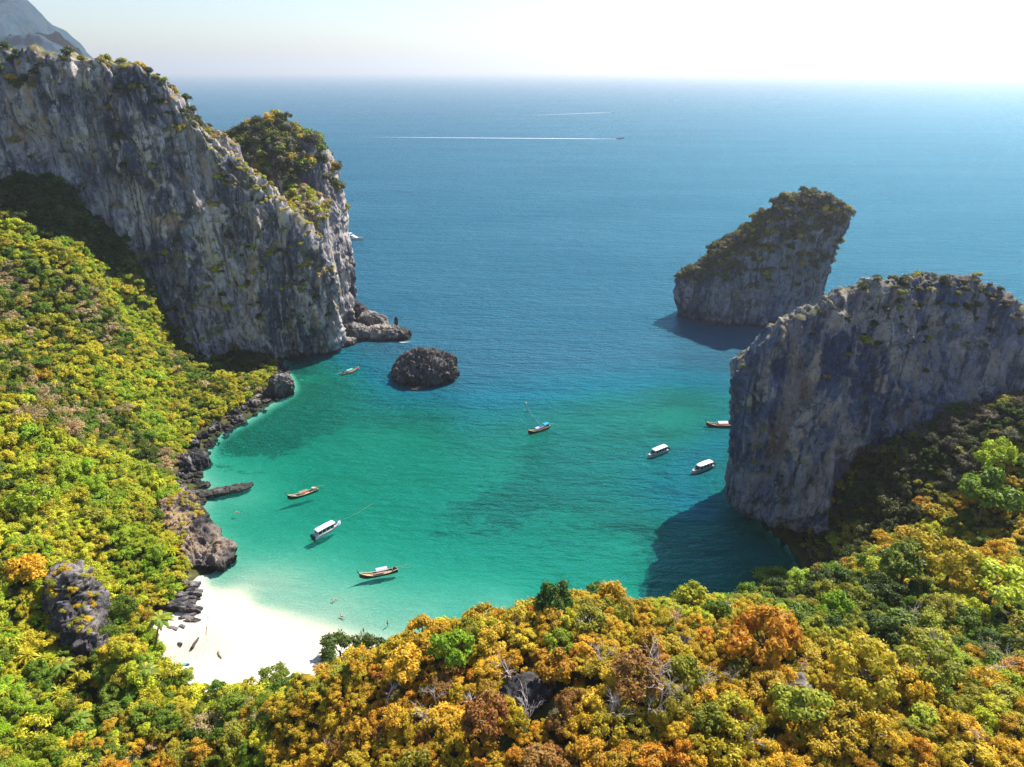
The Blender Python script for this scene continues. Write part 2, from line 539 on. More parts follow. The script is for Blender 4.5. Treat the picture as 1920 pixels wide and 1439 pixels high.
def height(x, y):
    x = np.atleast_1d(np.asarray(x, float))
    y = np.atleast_1d(np.asarray(y, float))
    h = np.empty(len(x))
    for i in range(0, len(x), 20000):
        xs, ys = x[i:i + 20000], y[i:i + 20000]
        d2 = (xs[:, None] - CP[None, :, 0]) ** 2 + (ys[:, None] - CP[None, :, 1]) ** 2
        h[i:i + 20000] = _phi(d2) @ _W[:-3] + _W[-3] + (_W[-2] * xs + _W[-1] * ys) / 100
    sd = beach_sd(x, y)
    land = sstep(1.0, 6.0, h) * sstep(1.0, -6.0, sd)
    P = np.stack([x, y, np.zeros(len(x))], 1)
    h = h + land * (fbm(P * 0.045, 3, 5) * 4.0 + fbm(P * 0.22, 3, 9) * 1.2)
    sea = sstep(-2.5, -6, h)
    h = h + sea * fbm(P * 0.06, 4, 21) * 1.3
    return h


STEP = 1.25
gx = np.arange(-262, 205, STEP)
gy = np.arange(24, 480, STEP)
GX, GY = np.meshgrid(gx, gy)
GZ = height(GX.ravel(), GY.ravel()).reshape(GX.shape)


def hz(x, y):
    """bilinear lookup of the terrain"""
    x = np.atleast_1d(np.asarray(x, float)); y = np.atleast_1d(np.asarray(y, float))
    fx = np.clip((x - gx[0]) / STEP, 0, len(gx) - 1.001)
    fy = np.clip((y - gy[0]) / STEP, 0, len(gy) - 1.001)
    i, j = fx.astype(int), fy.astype(int)
    a, b = fx - i, fy - j
    return (GZ[j, i] * (1 - a) + GZ[j, i + 1] * a) * (1 - b) + (GZ[j + 1, i] * (1 - a) + GZ[j + 1, i + 1] * a) * b


def hit(u, v, lift=0.0):
    """where the line of sight through a picture point meets the ground (or a canopy that much above it)"""
    r = ray(u, v)
    t = np.arange(20, 420, 0.25) / r[1]
    P = np.array((0, 0, CAM_H)) + t[:, None] * r
    g = np.maximum(hz(P[:, 0], P[:, 1]), -0.5) + lift
    k = np.argmax(P[:, 2] < g)
    q = P[k]
    return np.array((q[0], q[1], hz(q[0], q[1])[0]))


def build_terrain():
    V = np.stack([GX.ravel(), GY.ravel(), GZ.ravel()], 1)
    ny, nx = GX.shape
    idx = np.arange(nx * ny).reshape(ny, nx)
    F = np.stack([idx[:-1, :-1], idx[:-1, 1:], idx[1:, 1:], idx[1:, :-1]], -1).reshape(-1, 4)
    sd = beach_sd(V[:, 0], V[:, 1])
    sand = sstep(-2.0, 2.0, sd + fbm(V * 0.3, 3, 31) * 2.0)
    sand = np.maximum(sand, sstep(-0.2, -0.8, V[:, 2]))
    g = lambda x, y, r: np.exp(-((V[:, 0] - x) ** 2 + (V[:, 1] - y) ** 2) / (r * r))
    reef = 0.55 * g(-92, 232, 17) + 0.42 * g(-78, 262, 26) + 0.29 * g(12, 203, 20) + 0.30 * g(48, 185, 22) + 0.30 * g(30, 220, 28) + 0.27 * g(70, 215, 26) + 0.2 * g(-5, 185, 14) + 0.22 * g(66, 158, 16) \
        + 0.10 * g(-20, 175, 20) - 0.30 * g(-50, 212, 22) - 0.2 * g(-55, 195, 14) - 1.2 * g(-45, 138, 20) - 1.2 * g(-66, 150, 16) - 1.0 * g(-25, 138, 18) + 0.10 * g(-60, 300, 30) - 0.12 * g(-10, 215, 16)
    fz = V[F, 2].mean(1)
    fs = sd[F].mean(1)
    under = fz < 0.0
    beach = (~under) & (fs > -1.0)
    for name, sel, lab in (('seabed', under, 'pale sandy sea bed under the clear bay'), ('beach', beach, 'small white sand beach'), ('hillside', ~(under | beach), 'soil and scrub of the slopes round the bay')):
        f = F[sel]
        used, inv = np.unique(f, return_inverse=True)
        me = np_mesh(name, V[used], inv.reshape(-1, 4), M['ground'], True)
        for an, arr in (('sand', sand), ('reef', reef)):
            at_ = me.attributes.new(an, 'FLOAT', 'POINT')
            at_.data.foreach_set('value', arr[used].astype(np.float32))
        o = link(name, me)
        tag(o, lab, kind='structure')
    return V, F


TV, TF = build_terrain()


def build_water():
    def axis(fine, lo, hi):
        a = list(fine)
        s, x = 4.0, a[-1]
        while x < hi:
            x += s; s *= 1.35; a.append(min(x, hi))
        s, x = 4.0, a[0]
        while x > lo:
            x -= s; s *= 1.35; a.insert(0, max(x, lo))
        return np.array(a)
    ax = axis(np.arange(-130, 131, 2.0), -45000, 45000)
    ay = axis(np.arange(100, 421, 2.0), -4000, 45000)
    X, Y = np.meshgrid(ax, ay)
    ins = (X > gx[0] + 2) & (X < gx[-1] - 2) & (Y > gy[0] + 2) & (Y < gy[-1] - 2)
    d = np.full(X.shape, 60.0)
    d[ins] = -hz(X[ins], Y[ins])
    edge = np.minimum.reduce([X - gx[0], gx[-1] - X, gy[-1] - Y])
    d = d + (60 - d) * sstep(40, 5, edge) * (d > 5)
    V = np.stack([X.ravel(), Y.ravel(), np.zeros(X.size)], 1)
    ny, nx = X.shape
    idx = np.arange(nx * ny).reshape(ny, nx)
    F = np.stack([idx[:-1, :-1], idx[:-1, 1:], idx[1:, 1:], idx[1:, :-1]], -1).reshape(-1, 4)
    me = np_mesh('sea', V, F, M['water'], True)
    a = me.attributes.new('depth', 'FLOAT', 'POINT')
    a.data.foreach_set('value', np.maximum(d, 0).ravel().astype(np.float32))
    tag(link('sea', me), 'turquoise bay water running out to the blue open sea', kind='structure')


build_water()

# ------------------------------------------------------------------ rock masses


def catmull(P, n, closed=True):
    """resample control points along axis 0"""
    K = len(P)
    t = np.linspace(0, K if closed else K - 1, n, endpoint=not closed)
    i = np.floor(t).astype(int)
    f = (t - i)[:, None]
    if closed:
        g = lambda k: P[(i + k) % K]
    else:
        i = np.minimum(i, K - 2); f = (t - i)[:, None]
        g = lambda k: P[np.clip(i + k, 0, K - 1)]
    p0, p1, p2, p3 = g(-1), g(0), g(1), g(2)
    return 0.5 * (2 * p1 + (p2 - p0) * f + (2 * p0 - 5 * p1 + 4 * p2 - p3) * f ** 2 + (3 * p1 - p0 - 3 * p2 + p3) * f ** 3)


def voxel(V, F, size):
    """even remesh of a closed hull"""
    me = bpy.data.meshes.new('hull')
    me.from_pydata([tuple(p) for p in V], [], [tuple(f) for f in F])
    o = bpy.data.objects.new('hull', me)
    COL.objects.link(o)
    m = o.modifiers.new('r', 'REMESH')
    m.mode = 'VOXEL'
    m.voxel_size = size
    dg = bpy.context.evaluated_depsgraph_get()
    ev = o.evaluated_get(dg).to_mesh()
    n = len(ev.vertices)
    co = np.empty(n * 3, np.float32); ev.vertices.foreach_get('co', co)
    k = len(ev.polygons)
    q = np.empty(len(ev.loops), np.int32); ev.loops.foreach_get('vertex_index', q)
    o.evaluated_get(dg).to_mesh_clear()
    bpy.data.objects.remove(o)
    bpy.data.meshes.remove(me)
    return co.reshape(-1, 3).astype(float), q.reshape(k, 4)


def normals(V, F):
    a, b, c, d = (V[F[:, i]] for i in range(4))
    fn = np.cross(c - a, d - b)
    N = np.zeros_like(V)
    for i in range(4):
        for j in range(3):
            N[:, j] += np.bincount(F[:, i], fn[:, j], len(V))
    return N / np.maximum(np.linalg.norm(N, axis=1, keepdims=True), 1e-9)


def rock_relief(V, N, amp=1.0, s=0, big=1.0, flute=1.0, crack=1.0, kar=0.5):
    P = V
    steep = 1 - np.abs(N[:, 2]) ** 2
    d = fbm(P * (0.045, 0.045, 0.03), 3, s) * 3.6 * big
    r0 = 1 - np.abs(fbm(P * (0.034, 0.034, 0.012), 3, s + 81))
    d += (r0 ** 3 - 0.55) * 6.5 * steep * big
    r1 = 1 - np.abs(fbm(P * (0.11, 0.11, 0.05), 4, s + 11, 0.55))
    d += (r1 ** 2 - 0.7) * 4.2
    fl = 1 - np.abs(fbm(P * (0.36, 0.36, 0.03), 3, s + 23))
    d += (fl ** 3 - 0.55) * 1.3 * steep * flute
    d += vnoise(P * (0.06, 0.06, 0.42), s + 31) * 0.5 * steep
    W = P + np.stack([vnoise(P * 0.16, s + 41), vnoise(P * 0.16, s + 42), vnoise(P * 0.16, s + 43)], 1) * 2.2
    f1, f2 = worley(W * (0.17, 0.17, 0.075), s + 51)
    g = vnoise(W * (0.09, 0.09, 0.05), s + 57)
    d -= np.exp(-(f2 - f1) * 9) * (1.0 + g) * 1.6 * crack
    k = 1 - np.abs(fbm(W * (0.5, 0.5, 0.26), 4, s + 61, 0.6))
    d += (k ** 3 - 0.5) * 1.7 * kar
    cave = np.clip(vnoise(P * (0.07, 0.07, 0.045), s + 71) - 0.45, 0, 1) * steep
    d -= cave * 7.0 * crack
    d -= d.mean()
    return d * amp


def mass_hull(levels, top, nu=150, per=4):
    L = np.array(levels, float)                     # level, station, xyz
    G = np.stack([catmull(l, nu) for l in L])
    G = np.stack([catmull(G[:, k], (len(L) - 1) * per + 1, False) for k in range(nu)], 1)
    nl = len(G)
    V = G.reshape(-1, 3).tolist()
    F = []
    for i in range(nl - 1):
        for k in range(nu):
            F.append((i * nu + k, i * nu + (k + 1) % nu, (i + 1) * nu + (k + 1) % nu, (i + 1) * nu + k))
    b = len(V)
    V.append(list(L[0].mean(0))); V.append(list(top))
    for k in range(nu):
        F.append((b, (k + 1) % nu, k))
        F.append((b + 1, (nl - 1) * nu + k, (nl - 1) * nu + (k + 1) % nu))
    return V, F


ROCK_TREES = []        # blockers for the visibility test
SURF = {}


def rock_mass(name, hull, mat, size, amp=1.0, seed=0, **kw):
    V, F = voxel(*hull, size)
    N = normals(V, F)
    V = V + N * rock_relief(V, N, amp, seed, **kw)[:, None]
    keep = V[F, 2].max(1) > -8
    F2 = F[keep]
    used, inv = np.unique(F2, return_inverse=True)
    F2 = inv.reshape(-1, 4)
    V2 = V[used]
    me = np_mesh(name, V2, F2, mat, True)
    SURF[name] = (V2, normals(V2, F2), F2)
    ROCK_TREES.append(BVHTree.FromPolygons(V2[:, :].tolist(), F2.tolist()) if len(F2) < 400000 else None)
    return link(name, me)


def lv(z, pts):
    return [(x, y, z) for x, y in pts]


# right cliff
_rim = [tuple(at(u, v, Y) - np.array((0, 0, dz))) for u, v, Y, dz in ((1402, 685, 177, 2.0), (1440, 624, 175, 2.5), (1535, 562, 175, 3.5), (1640, 522, 177, 3.2), (1740, 500, 180, 2.2))]
RC = [
    lv(-9, [(74, 182), (78, 173), (85, 166), (102, 162), (130, 166), (165, 170), (168, 222), (125, 228), (92, 214), (74, 194)]),
    lv(2.0, [(74.5, 182), (78, 173), (85, 166), (103, 163), (130, 166), (165, 170), (168, 222), (125, 228), (92, 214), (73, 194)]),
    lv(6, [(66.5, 176), (71.5, 166), (80.5, 161), (102, 162), (130, 166), (167, 171), (169, 222), (125, 227), (91, 213), (71, 192)]),
    lv(25, [(65, 175), (71, 167.5), (82, 164), (104, 165), (132, 168), (170, 173), (170, 221), (125, 226), (91, 212), (70, 193)]),
    lv(41, [(62.0, 176), (69, 170), (83, 168), (106, 169), (132, 172), (172, 180), (168, 216), (125, 220), (92, 208), (69, 195)]),
    [_rim[0], _rim[1], _rim[2], (_rim[3][0], _rim[3][1], _rim[3][2]), (122, 183, 67.5), (143, 182, 57), (166, 194, 44), (125, 208, 56), (94, 200, 50), (72, 191, 48)],
    [(_rim[0][0] + 4, 182, 52), (_rim[1][0] + 2, 181, 57.5), (_rim[2][0] + 2, 183, 58.5), (_rim[3][0], 187, 62.5), (120, 190, 65), (141, 188, 54.5), (158, 194, 50), (125, 202, 60), (97, 197, 56), (76, 190, 52)],
]
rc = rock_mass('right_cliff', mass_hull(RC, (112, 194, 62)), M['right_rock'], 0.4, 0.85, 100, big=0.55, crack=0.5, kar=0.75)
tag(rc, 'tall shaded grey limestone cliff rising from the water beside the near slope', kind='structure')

# left cliff wall, a fin that runs down to its prow
LF = [(-232, 258), (-200, 264), (-178, 269), (-155, 276), (-140, 281), (-129, 286), (-119, 290), (-109, 294), (-98, 297.5), (-88, 302), (-83, 309), (-95, 322), (-118, 330), (-140, 332), (-180, 330), (-232, 322)]
LRIM = [(-232, 264, 124), (-202, 270, 124), (-179, 275, 122.5), (-151, 281, 119), (-138, 286, 116.5), (-129, 291, 108), (-121, 295, 93), (-111, 299, 78.5), (-97, 302, 66.5), (-86.5, 305, 54), (-86, 309, 52), (-97, 317, 62), (-116, 320, 80), (-138, 316, 105), (-178, 312, 112), (-232, 308, 118)]


def blend(A, B, t, z=None):
    out = []
    for a, b in zip(A, B):
        out.append((a[0] + (b[0] - a[0]) * t, a[1] + (b[1] - a[1]) * t, z if z is not None else b[2]))
    return out


def shift(L, dx):
    return [(p[0] + d[0], p[1] + d[1]) + tuple(p[2:]) for p, d in zip(L, dx)]


_pr = [(0, 0)] * 7 + [(1, 0), (2.5, -0.5), (7.5, 0.0), (5, 1)] + [(0, 0)] * 5        # the prow bulges out above a notch
LW = [
    lv(-9, [(x, y + 1) for x, y in LF]),
    lv(1.5, [(x, y + 1) for x, y in LF]),
    lv(8, shift(LF, [(a * 0.55, b) for a, b in _pr])),
    lv(24, shift(LF, _pr)),
    [(x * 0.5 + r[0] * 0.5 + p[0] * 0.75, y * 0.45 + r[1] * 0.55, 24 + (r[2] - 24) * 0.55) for (x, y), r, p in zip(LF, LRIM, _pr)],
    LRIM,
    [(r[0] * 0.94 - 9 + (3 if i > 9 else 0), r[1] * 0.45 + 0.55 * (296 if i < 10 else 308), r[2] + (2.5 if i < 5 else 0.5)) for i, r in enumerate(LRIM)],
]
_nr = []
for i, r in enumerate(LRIM):                      # a ridge line just behind the rim
    j = {10: 9, 11: 8, 12: 6, 13: 5, 14: 3, 15: 0}.get(i, i)
    q = LRIM[j]
    _nr.append((0.5 * (r[0] + q[0]) if i > 9 else r[0], (r[1] + 6 if i < 9 else (r[1] + 2 if i == 9 else r[1] - 3)), min(q[2], r[2] + 6) + (1.5 if i < 5 else 0.5) if i > 9 else r[2] + (2.0 if i < 5 else 0.0)))
LW[-1] = _nr


def wall_hull():
    L = [np.array(l, float) for l in LW]
    nu = 200
    G = np.stack([catmull(l, nu) for l in L])
    G = np.stack([catmull(G[:, k], (len(L) - 1) * 4 + 1, False) for k in range(nu)], 1)
    nl = len(G)
    V = G.reshape(-1, 3).tolist()
    F = [(i * nu + k, i * nu + (k + 1) % nu, (i + 1) * nu + (k + 1) % nu, (i + 1) * nu + k) for i in range(nl - 1) for k in range(nu)]
    # top: bridge the loop across the fin; bottom: fan
    front = int(nu * 9.5 / 16)
    base = (nl - 1) * nu
    a, b = 0, nu - 1
    while b - a > 1:
        F.append((base + a, base + a + 1, base + b - 1, base + b) if b - 1 > a + 1 else (base + a, base + a + 1, base + b))
        a += 1; b -= 1
        if a >= front and False:
            break
    c = len(V)
    V.append(list(L[0].mean(0)))
    for k in range(nu):
        F.append((c, (k + 1) % nu, k))
    return V, F


lc = rock_mass('left_cliff', wall_hull(), M['left_rock'], 0.55, 1.05, 200, big=0.9)
tag(lc, 'high grey and cream limestone wall dropping to a rounded prow at the water', kind='structure')

# headland behind the wall
HB = [(-128, 322), (-108, 318), (-92, 322), (-83, 334), (-82, 350), (-88, 362), (-105, 372), (-130, 370), (-142, 345)]
HD = [
    lv(-9, HB), lv(3, HB),
    lv(26, [(x + (1.5 if x > -95 else 0), y) for x, y in HB]),
    lv(58, [(-128, 323), (-107, 321), (-91, 324), (-83, 334), (-82, 349), (-87, 360), (-105, 369), (-130, 366), (-141, 345)]),
    [(-128, 325, 82), (-107, 323, 78), (-92, 327, 78), (-86.5, 335, 82), (-85.5, 347, 81), (-88, 357, 80), (-105, 364, 80), (-129, 361, 80), (-139, 345, 84)],
    [(-124, 331, 92), (-106, 330, 93), (-96, 333, 93), (-90, 338, 90), (-89, 346, 88), (-92, 352, 90), (-106, 356, 88), (-123, 354, 88), (-131, 344, 90)],
]
hd = rock_mass('headland', mass_hull(HD, (-104, 341, 100)), M['left_rock'], 0.6, 0.85, 300, big=0.6)
tag(hd, 'headland with a bushy rounded top behind the long cliff wall', kind='structure')
# ledge in front of the headland and a bare brown knoll on the saddle
LG = [lv(20, [(-108, 318), (-96, 310), (-84, 314), (-81, 326), (-90, 334), (-106, 332)]),
      lv(58, [(-107, 317), (-96, 311), (-86, 315), (-83, 326), (-91, 332), (-105, 331)]),
      [(-105, 319, 66), (-96, 314, 66), (-88, 317, 67), (-86, 325, 68), (-92, 330, 68), (-103, 329, 68)]]
lg = rock_mass('headland_ledge', mass_hull(LG, (-96, 322, 73), 80), M['left_rock'], 0.6, 0.5, 340)
tag(lg, 'lower ledge with pale dry bushes below the headland top', kind='structure')
KN = [lv(60, [(-140, 314), (-126, 304), (-113, 310), (-112, 322), (-126, 328), (-140, 324)]),
      lv(84, [(-137, 314), (-126, 307), (-116, 311), (-115, 320), (-126, 325), (-137, 322)]),
      [(-133, 315, 95), (-126, 311, 94), (-119, 313, 93), (-118.5, 318, 92), (-126, 321, 94), (-133, 320, 95)]]
kn = rock_mass('knoll', mass_hull(KN, (-127, 316, 99), 80), M['left_rock'], 0.6, 0.6, 360)
tag(kn, 'small bare brown knoll poking up behind the cliff ridge', kind='structure')

# islet out in the bay mouth
IB = [(89, 362), (98, 352), (112, 346), (128, 343), (146, 345), (155, 352), (158, 364), (150, 378), (125, 385), (100, 378)]
IS = [
    lv(-9, IB), lv(1.5, IB),
    lv(5, [(x - (1.0 if x < 95 else 0), y - 0.6) for x, y in IB]),
    lv(14, [(86.5, 362), (98, 351), (112, 346), (128, 344), (149, 346), (159, 352), (161, 364), (152, 378), (126, 385), (98, 378)]),
    [(87.5, 362, 21), (99, 353, 25), (113, 349, 29), (129, 347, 34), (154, 348, 35), (163, 353, 36), (165, 364, 36), (155, 376, 32), (127, 381, 28), (99, 376, 22)],
    [(93, 363, 25.5), (104, 357, 32), (116, 354, 40), (129, 352, 55), (158, 351, 59), (168, 355, 55), (169, 364, 52), (158, 373, 46), (129, 376, 38), (103, 372, 29)],
    [(104, 364, 33), (114, 360, 41), (126, 358, 57), (138, 357, 64), (156, 356, 63), (164, 358, 57), (165, 364, 58), (156, 369, 54), (134, 370, 47), (113, 369, 38)],
]
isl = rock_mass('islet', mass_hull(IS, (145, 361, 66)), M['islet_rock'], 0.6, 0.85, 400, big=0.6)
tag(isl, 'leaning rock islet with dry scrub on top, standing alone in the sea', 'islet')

# far mountains
def far_hill(name, pts, depth, mat, seed, lab):
    top = np.array(pts)
    nx, ny = 90, 40
    x = np.linspace(top[0, 0], top[-1, 0], nx)
    z = np.interp(x, top[:, 0], top[:, 2])
    Y = np.interp(x, top[:, 0], top[:, 1])
    V = []
    for j in range(ny):
        t = j / (ny - 1) * 2 - 1
        prof = max(0.0, 1 - abs(t)) ** 0.55
        for i in range(nx):
            V.append((x[i] * (1 - 0.0 * t), Y[i] + t * depth, -3 + (z[i] + 3) * prof))
    V = np.array(V)
    V[:, 2] += fbm(V * (0.012, 0.012, 0.012), 5, seed) * np.minimum(40, V[:, 2] * 0.25 + 2)
    V[:, 1] += fbm(V * (0.01, 0.01, 0.02), 4, seed + 5) * 30
    idx = np.arange(nx * ny).reshape(ny, nx)
    F = np.stack([idx[:-1, :-1], idx[:-1, 1:], idx[1:, 1:], idx[1:, :-1]], -1).reshape(-1, 4)
    tag(link(name, np_mesh(name, V, F, mat, True)), lab, kind='structure')


def sky_pts(Y, uv):
    return [tuple(at(u, v, Y)) for u, v in uv]


far_hill('far_mountain', sky_pts(1700, [(-420, 60), (-300, -30), (-150, -75), (-60, -40), (10, -14), (40, 2), (62, 22), (80, 52), (92, 78), (100, 110), (106, 160)]), 330, M['haze_blue_rock'], 3, 'hazy blue rocky mountain far behind the cliff')
far_hill('far_ridge', sky_pts(1500, [(-60, 90), (60, 78), (100, 80), (125, 88), (145, 92), (158, 104), (168, 118), (180, 150)]), 200, M['haze_blue_rock'], 13, 'lower hazy wooded ridge below the far mountain')

# ------------------------------------------------------------------ loose rocks
def rock_mesh(name, size, mat, seed, vox=0.4, amp=0.6, karren=0.0, flat=1.0, strata=0.0, top=None, pw=0.85):
    """one boulder, base at its origin"""
    bm = bmesh.new()
    bmesh.ops.create_icosphere(bm, subdivisions=4, radius=1)
    V = np.array([v.co[:] for v in bm.verts]); F = [[v.index for v in f.verts] for f in bm.faces]
    bm.free()
    d = 1 + 0.28 * fbm(V * 1.3 + seed, 3, seed)
    V = V * d[:, None]
    V = np.sign(V) * np.abs(V) ** pw * np.array(size) * 0.5
    if top is not None:
        V = top(V)
    V, F = voxel(V, F, vox)
    N = normals(V, F)
    q = fbm(V * 0.28 + seed * 3.1, 3, seed + 1) * 1.1 + fbm(V * 0.9, 3, seed + 2) * 0.5
    f1, f2 = worley(V * 0.35 + seed, seed + 3)
    q -= np.exp(-(f2 - f1) * 8) * 0.9
    if karren:
        g = 1 - np.abs(fbm(V * (0.6, 0.6, 0.25), 4, seed + 5))
        q += (g ** 4 - 0.4) * karren
    if strata:
        q += vnoise(V * (0.08, 0.08, 1.3) + 5, seed + 6) * strata
    V = V + N * (q * amp)[:, None]
    V[:, 2] *= flat
    return np_mesh(name, V, F, mat, True)


def place_rock(me, loc, rot=0.0, name='rock', label=None, cat='rock', group=None, scale=(1, 1, 1), tilt=0.0):
    o = link(name, me, None, loc)
    o.rotation_euler = (tilt, tilt * 0.6, rot)
    o.scale = scale
    return tag(o, label, cat, group)


def notch(V):
    z = V[:, 2]
    k = 1 - 0.16 * sstep(-1.5, -5.0, z)
    V[:, 0] *= k; V[:, 1] *= k
    return V


place_rock(rock_mesh('rock', (27, 25, 19), M['black_rock'], 5, 0.3, 0.8, 3.0, top=notch, pw=1.08), (-37, 280.5, 2.8), 0.2, 'sea_rock', 'big round dark jagged rock standing alone in the bay')
place_rock(rock_mesh('rock', (7, 3, 2), M['head_rock'], 6, 0.25, 0.3), (-39, 266.5, 0.0), 0.3, 'sea_rock', 'tiny pale rock awash in front of the big round rock')
# boulders at the headland's tip
place_rock(rock_mesh('rock', (24, 9, 9), M['head_rock'], 7, 0.32, 0.7, 0.8), (-61.5, 328, 2.0), -0.03, 'sea_rock', 'long low pale boulder lying at the tip of the headland')
place_rock(rock_mesh('rock', (17, 10, 12), M['head_rock'], 8, 0.35, 0.6, 0.3), (-69.5, 340, 3.5), -0.5, 'sea_rock', 'sloping triangular boulder behind the long low boulder', tilt=0.25)
place_rock(rock_mesh('rock', (15, 10, 13), M['dark_rock'], 9, 0.35, 0.6, 0.5), (-82, 352, 5.0), 0.2, 'sea_rock', 'dark overhanging block against the foot of the headland')
place_rock(rock_mesh('rock', (2.4, 1.8, 5), M['dark_rock'], 10, 0.22, 0.2), (-57.5, 335.0, 6.0), 0.2, 'sea_rock', 'small upright dark spike on top of the long boulder')
place_rock(rock_mesh('rock', (16, 9, 9), M['dark_rock'], 11, 0.35, 0.7, 1.2), (-76.5, 327, 2.5), 0.1, 'sea_rock', 'dark craggy rock between the cliff prow and the long boulder')
place_rock(rock_mesh('rock', (9, 6, 5), M['head_rock'], 12, 0.28, 0.4), (-78.5, 318, 1.2), 0.4, 'sea_rock', 'pale flat topped boulder closest to the cliff prow')
# left shore landmarks
place_rock(rock_mesh('rock', (9, 8, 12), M['dark_rock'], 13, 0.28, 0.7, 1.6), (-93, 262, 2.5), 0.5, 'sea_rock', 'jagged dark rock pillar at the end of the left shore rocks', tilt=0.1)
place_rock(rock_mesh('rock', (17, 4.5, 2.6), M['dark_rock'], 14, 0.25, 0.45, 0.6), (-90, 188.5, 0.2), 0.42, 'sea_rock', 'low flat dark reef reaching from the shore towards the wooden boat')
place_rock(rock_mesh('rock', (9, 8, 7), M['dark_rock'], 15, 0.26, 0.7, 1.2), (-104.5, 205, 0.8), 0.9, 'sea_rock', 'broad dark outcrop at the foot of the green slope')
# layered spur beside the beach
SP0 = [(-73.5, 154), (-77, 160.5), (-85.5, 167), (-90, 174), (-96, 178), (-99, 169), (-93, 157), (-87, 150), (-79.5, 149.5)]
SPUR = [lv(-3, SP0), lv(1.5, SP0), [(x * 0.96 - 3.5, y * 0.96 + 6.6, z) for (x, y), z in zip(SP0, (2.0, 2.6, 3, 4, 6, 7, 5.5, 4.0, 2.8))],
        [(x * 0.75 - 23, y * 0.75 + 41, z) for (x, y), z in zip(SP0, (3.5, 4, 5, 6, 8, 9, 8, 6, 4.6))]]
sp = rock_mass('rocky_spur', mass_hull(SPUR, (-94, 166, 9), 90), M['spur_rock'], 0.28, 0.55, 500, big=0.2, flute=0.1, kar=1.8)
tag(sp, 'layered dark rock spur with a tan dry top beside the beach', 'rock')
# crag in the slope above the beach
cb = at(130, 1245, 117)
CG = [lv(cb[2] - 8, [(-87, 116), (-88, 112), (-95, 112), (-102, 117), (-104, 128), (-97, 131), (-91, 126)]),
      lv(cb[2] + 3, [(-86.5, 116.5), (-88, 112.5), (-94, 113), (-101, 118), (-104, 128), (-97, 131), (-91, 126)]),
      [(-85.5, 117, cb[2] + 7), (-88, 113, cb[2] + 9), (-93, 114, cb[2] + 11), (-99, 119, cb[2] + 12), (-103, 128, cb[2] + 15), (-97, 130, cb[2] + 15), (-91, 125, cb[2] + 10)],
      [(-90, 119, cb[2] + 11), (-91, 118, cb[2] + 12), (-94, 118, cb[2] + 14), (-97, 121, cb[2] + 15), (-99, 127, cb[2] + 18), (-97, 128, cb[2] + 17), (-94, 124, cb[2] + 14)]]
cg = rock_mass('crag', mass_hull(CG, (-96, 124, cb[2] + 18), 90), M['dark_rock'], 0.28, 0.6, 520, big=0.4, kar=1.8)
tag(cg, 'dark bare crag with an overhung foot in the slope left of the beach', 'rock')

BOULDERS = [rock_mesh('boulder', sz, M['dark_rock'], 30 + i, 0.14, 0.42, 1.3, strata=0.5) for i, sz in enumerate([(3, 2.4, 2.2), (3.4, 2, 1.6), (2.4, 2.2, 2.6), (4, 2.2, 1.4), (2.8, 2.6, 1.8)])]
SHORE = np.array([(-101, 291), (-97, 276), (-94, 262), (-98, 250), (-103, 236), (-107, 218), (-104.5, 200), (-98, 190), (-94, 179)], float)
seg = np.linalg.norm(np.diff(SHORE, axis=0), axis=1)
cum = np.r_[0, np.cumsum(seg)]
STRETCH = [(270, 'in the cleft under the left cliff wall'), (255, 'beside the jagged rock pillar'), (240, 'on the ledge inshore of the pillar'), (224, 'on the straight rocky shore'), (208, 'next to the broad dark outcrop'), (192, 'between the outcrop and the low flat reef'), (0, 'between the low reef and the layered spur')]
for k in range(230):
    t = cum[-1] * (k + random.random()) / 230
    i = min(np.searchsorted(cum, t, 'right') - 1, len(seg) - 1)
    p = SHORE[i] + (SHORE[i + 1] - SHORE[i]) * (t - cum[i]) / seg[i]
    off = random.uniform(-2.6, 5.5)
    x, y = p[0] - off, p[1] + random.uniform(-1.5, 1.5)
    z = max(hz(x, y)[0], -0.6)
    s = random.choice((0.3, 0.4, 0.55, 0.7, 0.9, 1.25))
    wh = next(w for yy, w in STRETCH if y >= yy)
    place_rock(BOULDERS[k % 5], (x, y, z + 0.3 * s), random.uniform(0, 6.28), 'boulder', f"{'large' if s > 0.8 else ('small' if s < 0.5 else 'medium')} dark boulder {wh}", 'boulder',
               f"{'large' if s > 0.8 else ('small' if s < 0.5 else 'medium')} boulders {wh}", (s, s * random.uniform(0.7, 1.2), s * random.uniform(0.6, 1.25)), random.uniform(-0.3, 0.3))
for k, (u, v, s) in enumerate([(362, 1112, 1.3), (352, 1120, 1.0), (358, 1131, 1.0), (345, 1134, 1.4), (372, 1140, 0.9), (362, 1143, 1.2), (350, 1155, 1.0), (357, 1163, 1.0), (364, 1166, 0.8), (338, 1122, 1.6), (332, 1140, 1.5), (320, 1135, 1.8), (340, 1105, 1.7),
                                (327, 1187, 0.6), (320, 1188, 0.5), (342, 1180, 0.5), (303, 1184, 0.5), (338, 1210, 0.5), (355, 1098, 1.4), (372, 1120, 0.4)]):
    p = on_z(u, v, 1.5)
    z = hz(p[0], p[1])[0]
    place_rock(BOULDERS[k % 5], (p[0], p[1], z + 0.25 * s), random.uniform(-0.3, 0.5), 'boulder', 'dark weathered boulder on the sand at the beach end', 'boulder', 'boulders on the beach sand', (s * 1.2, s * 0.6, s * 0.55))

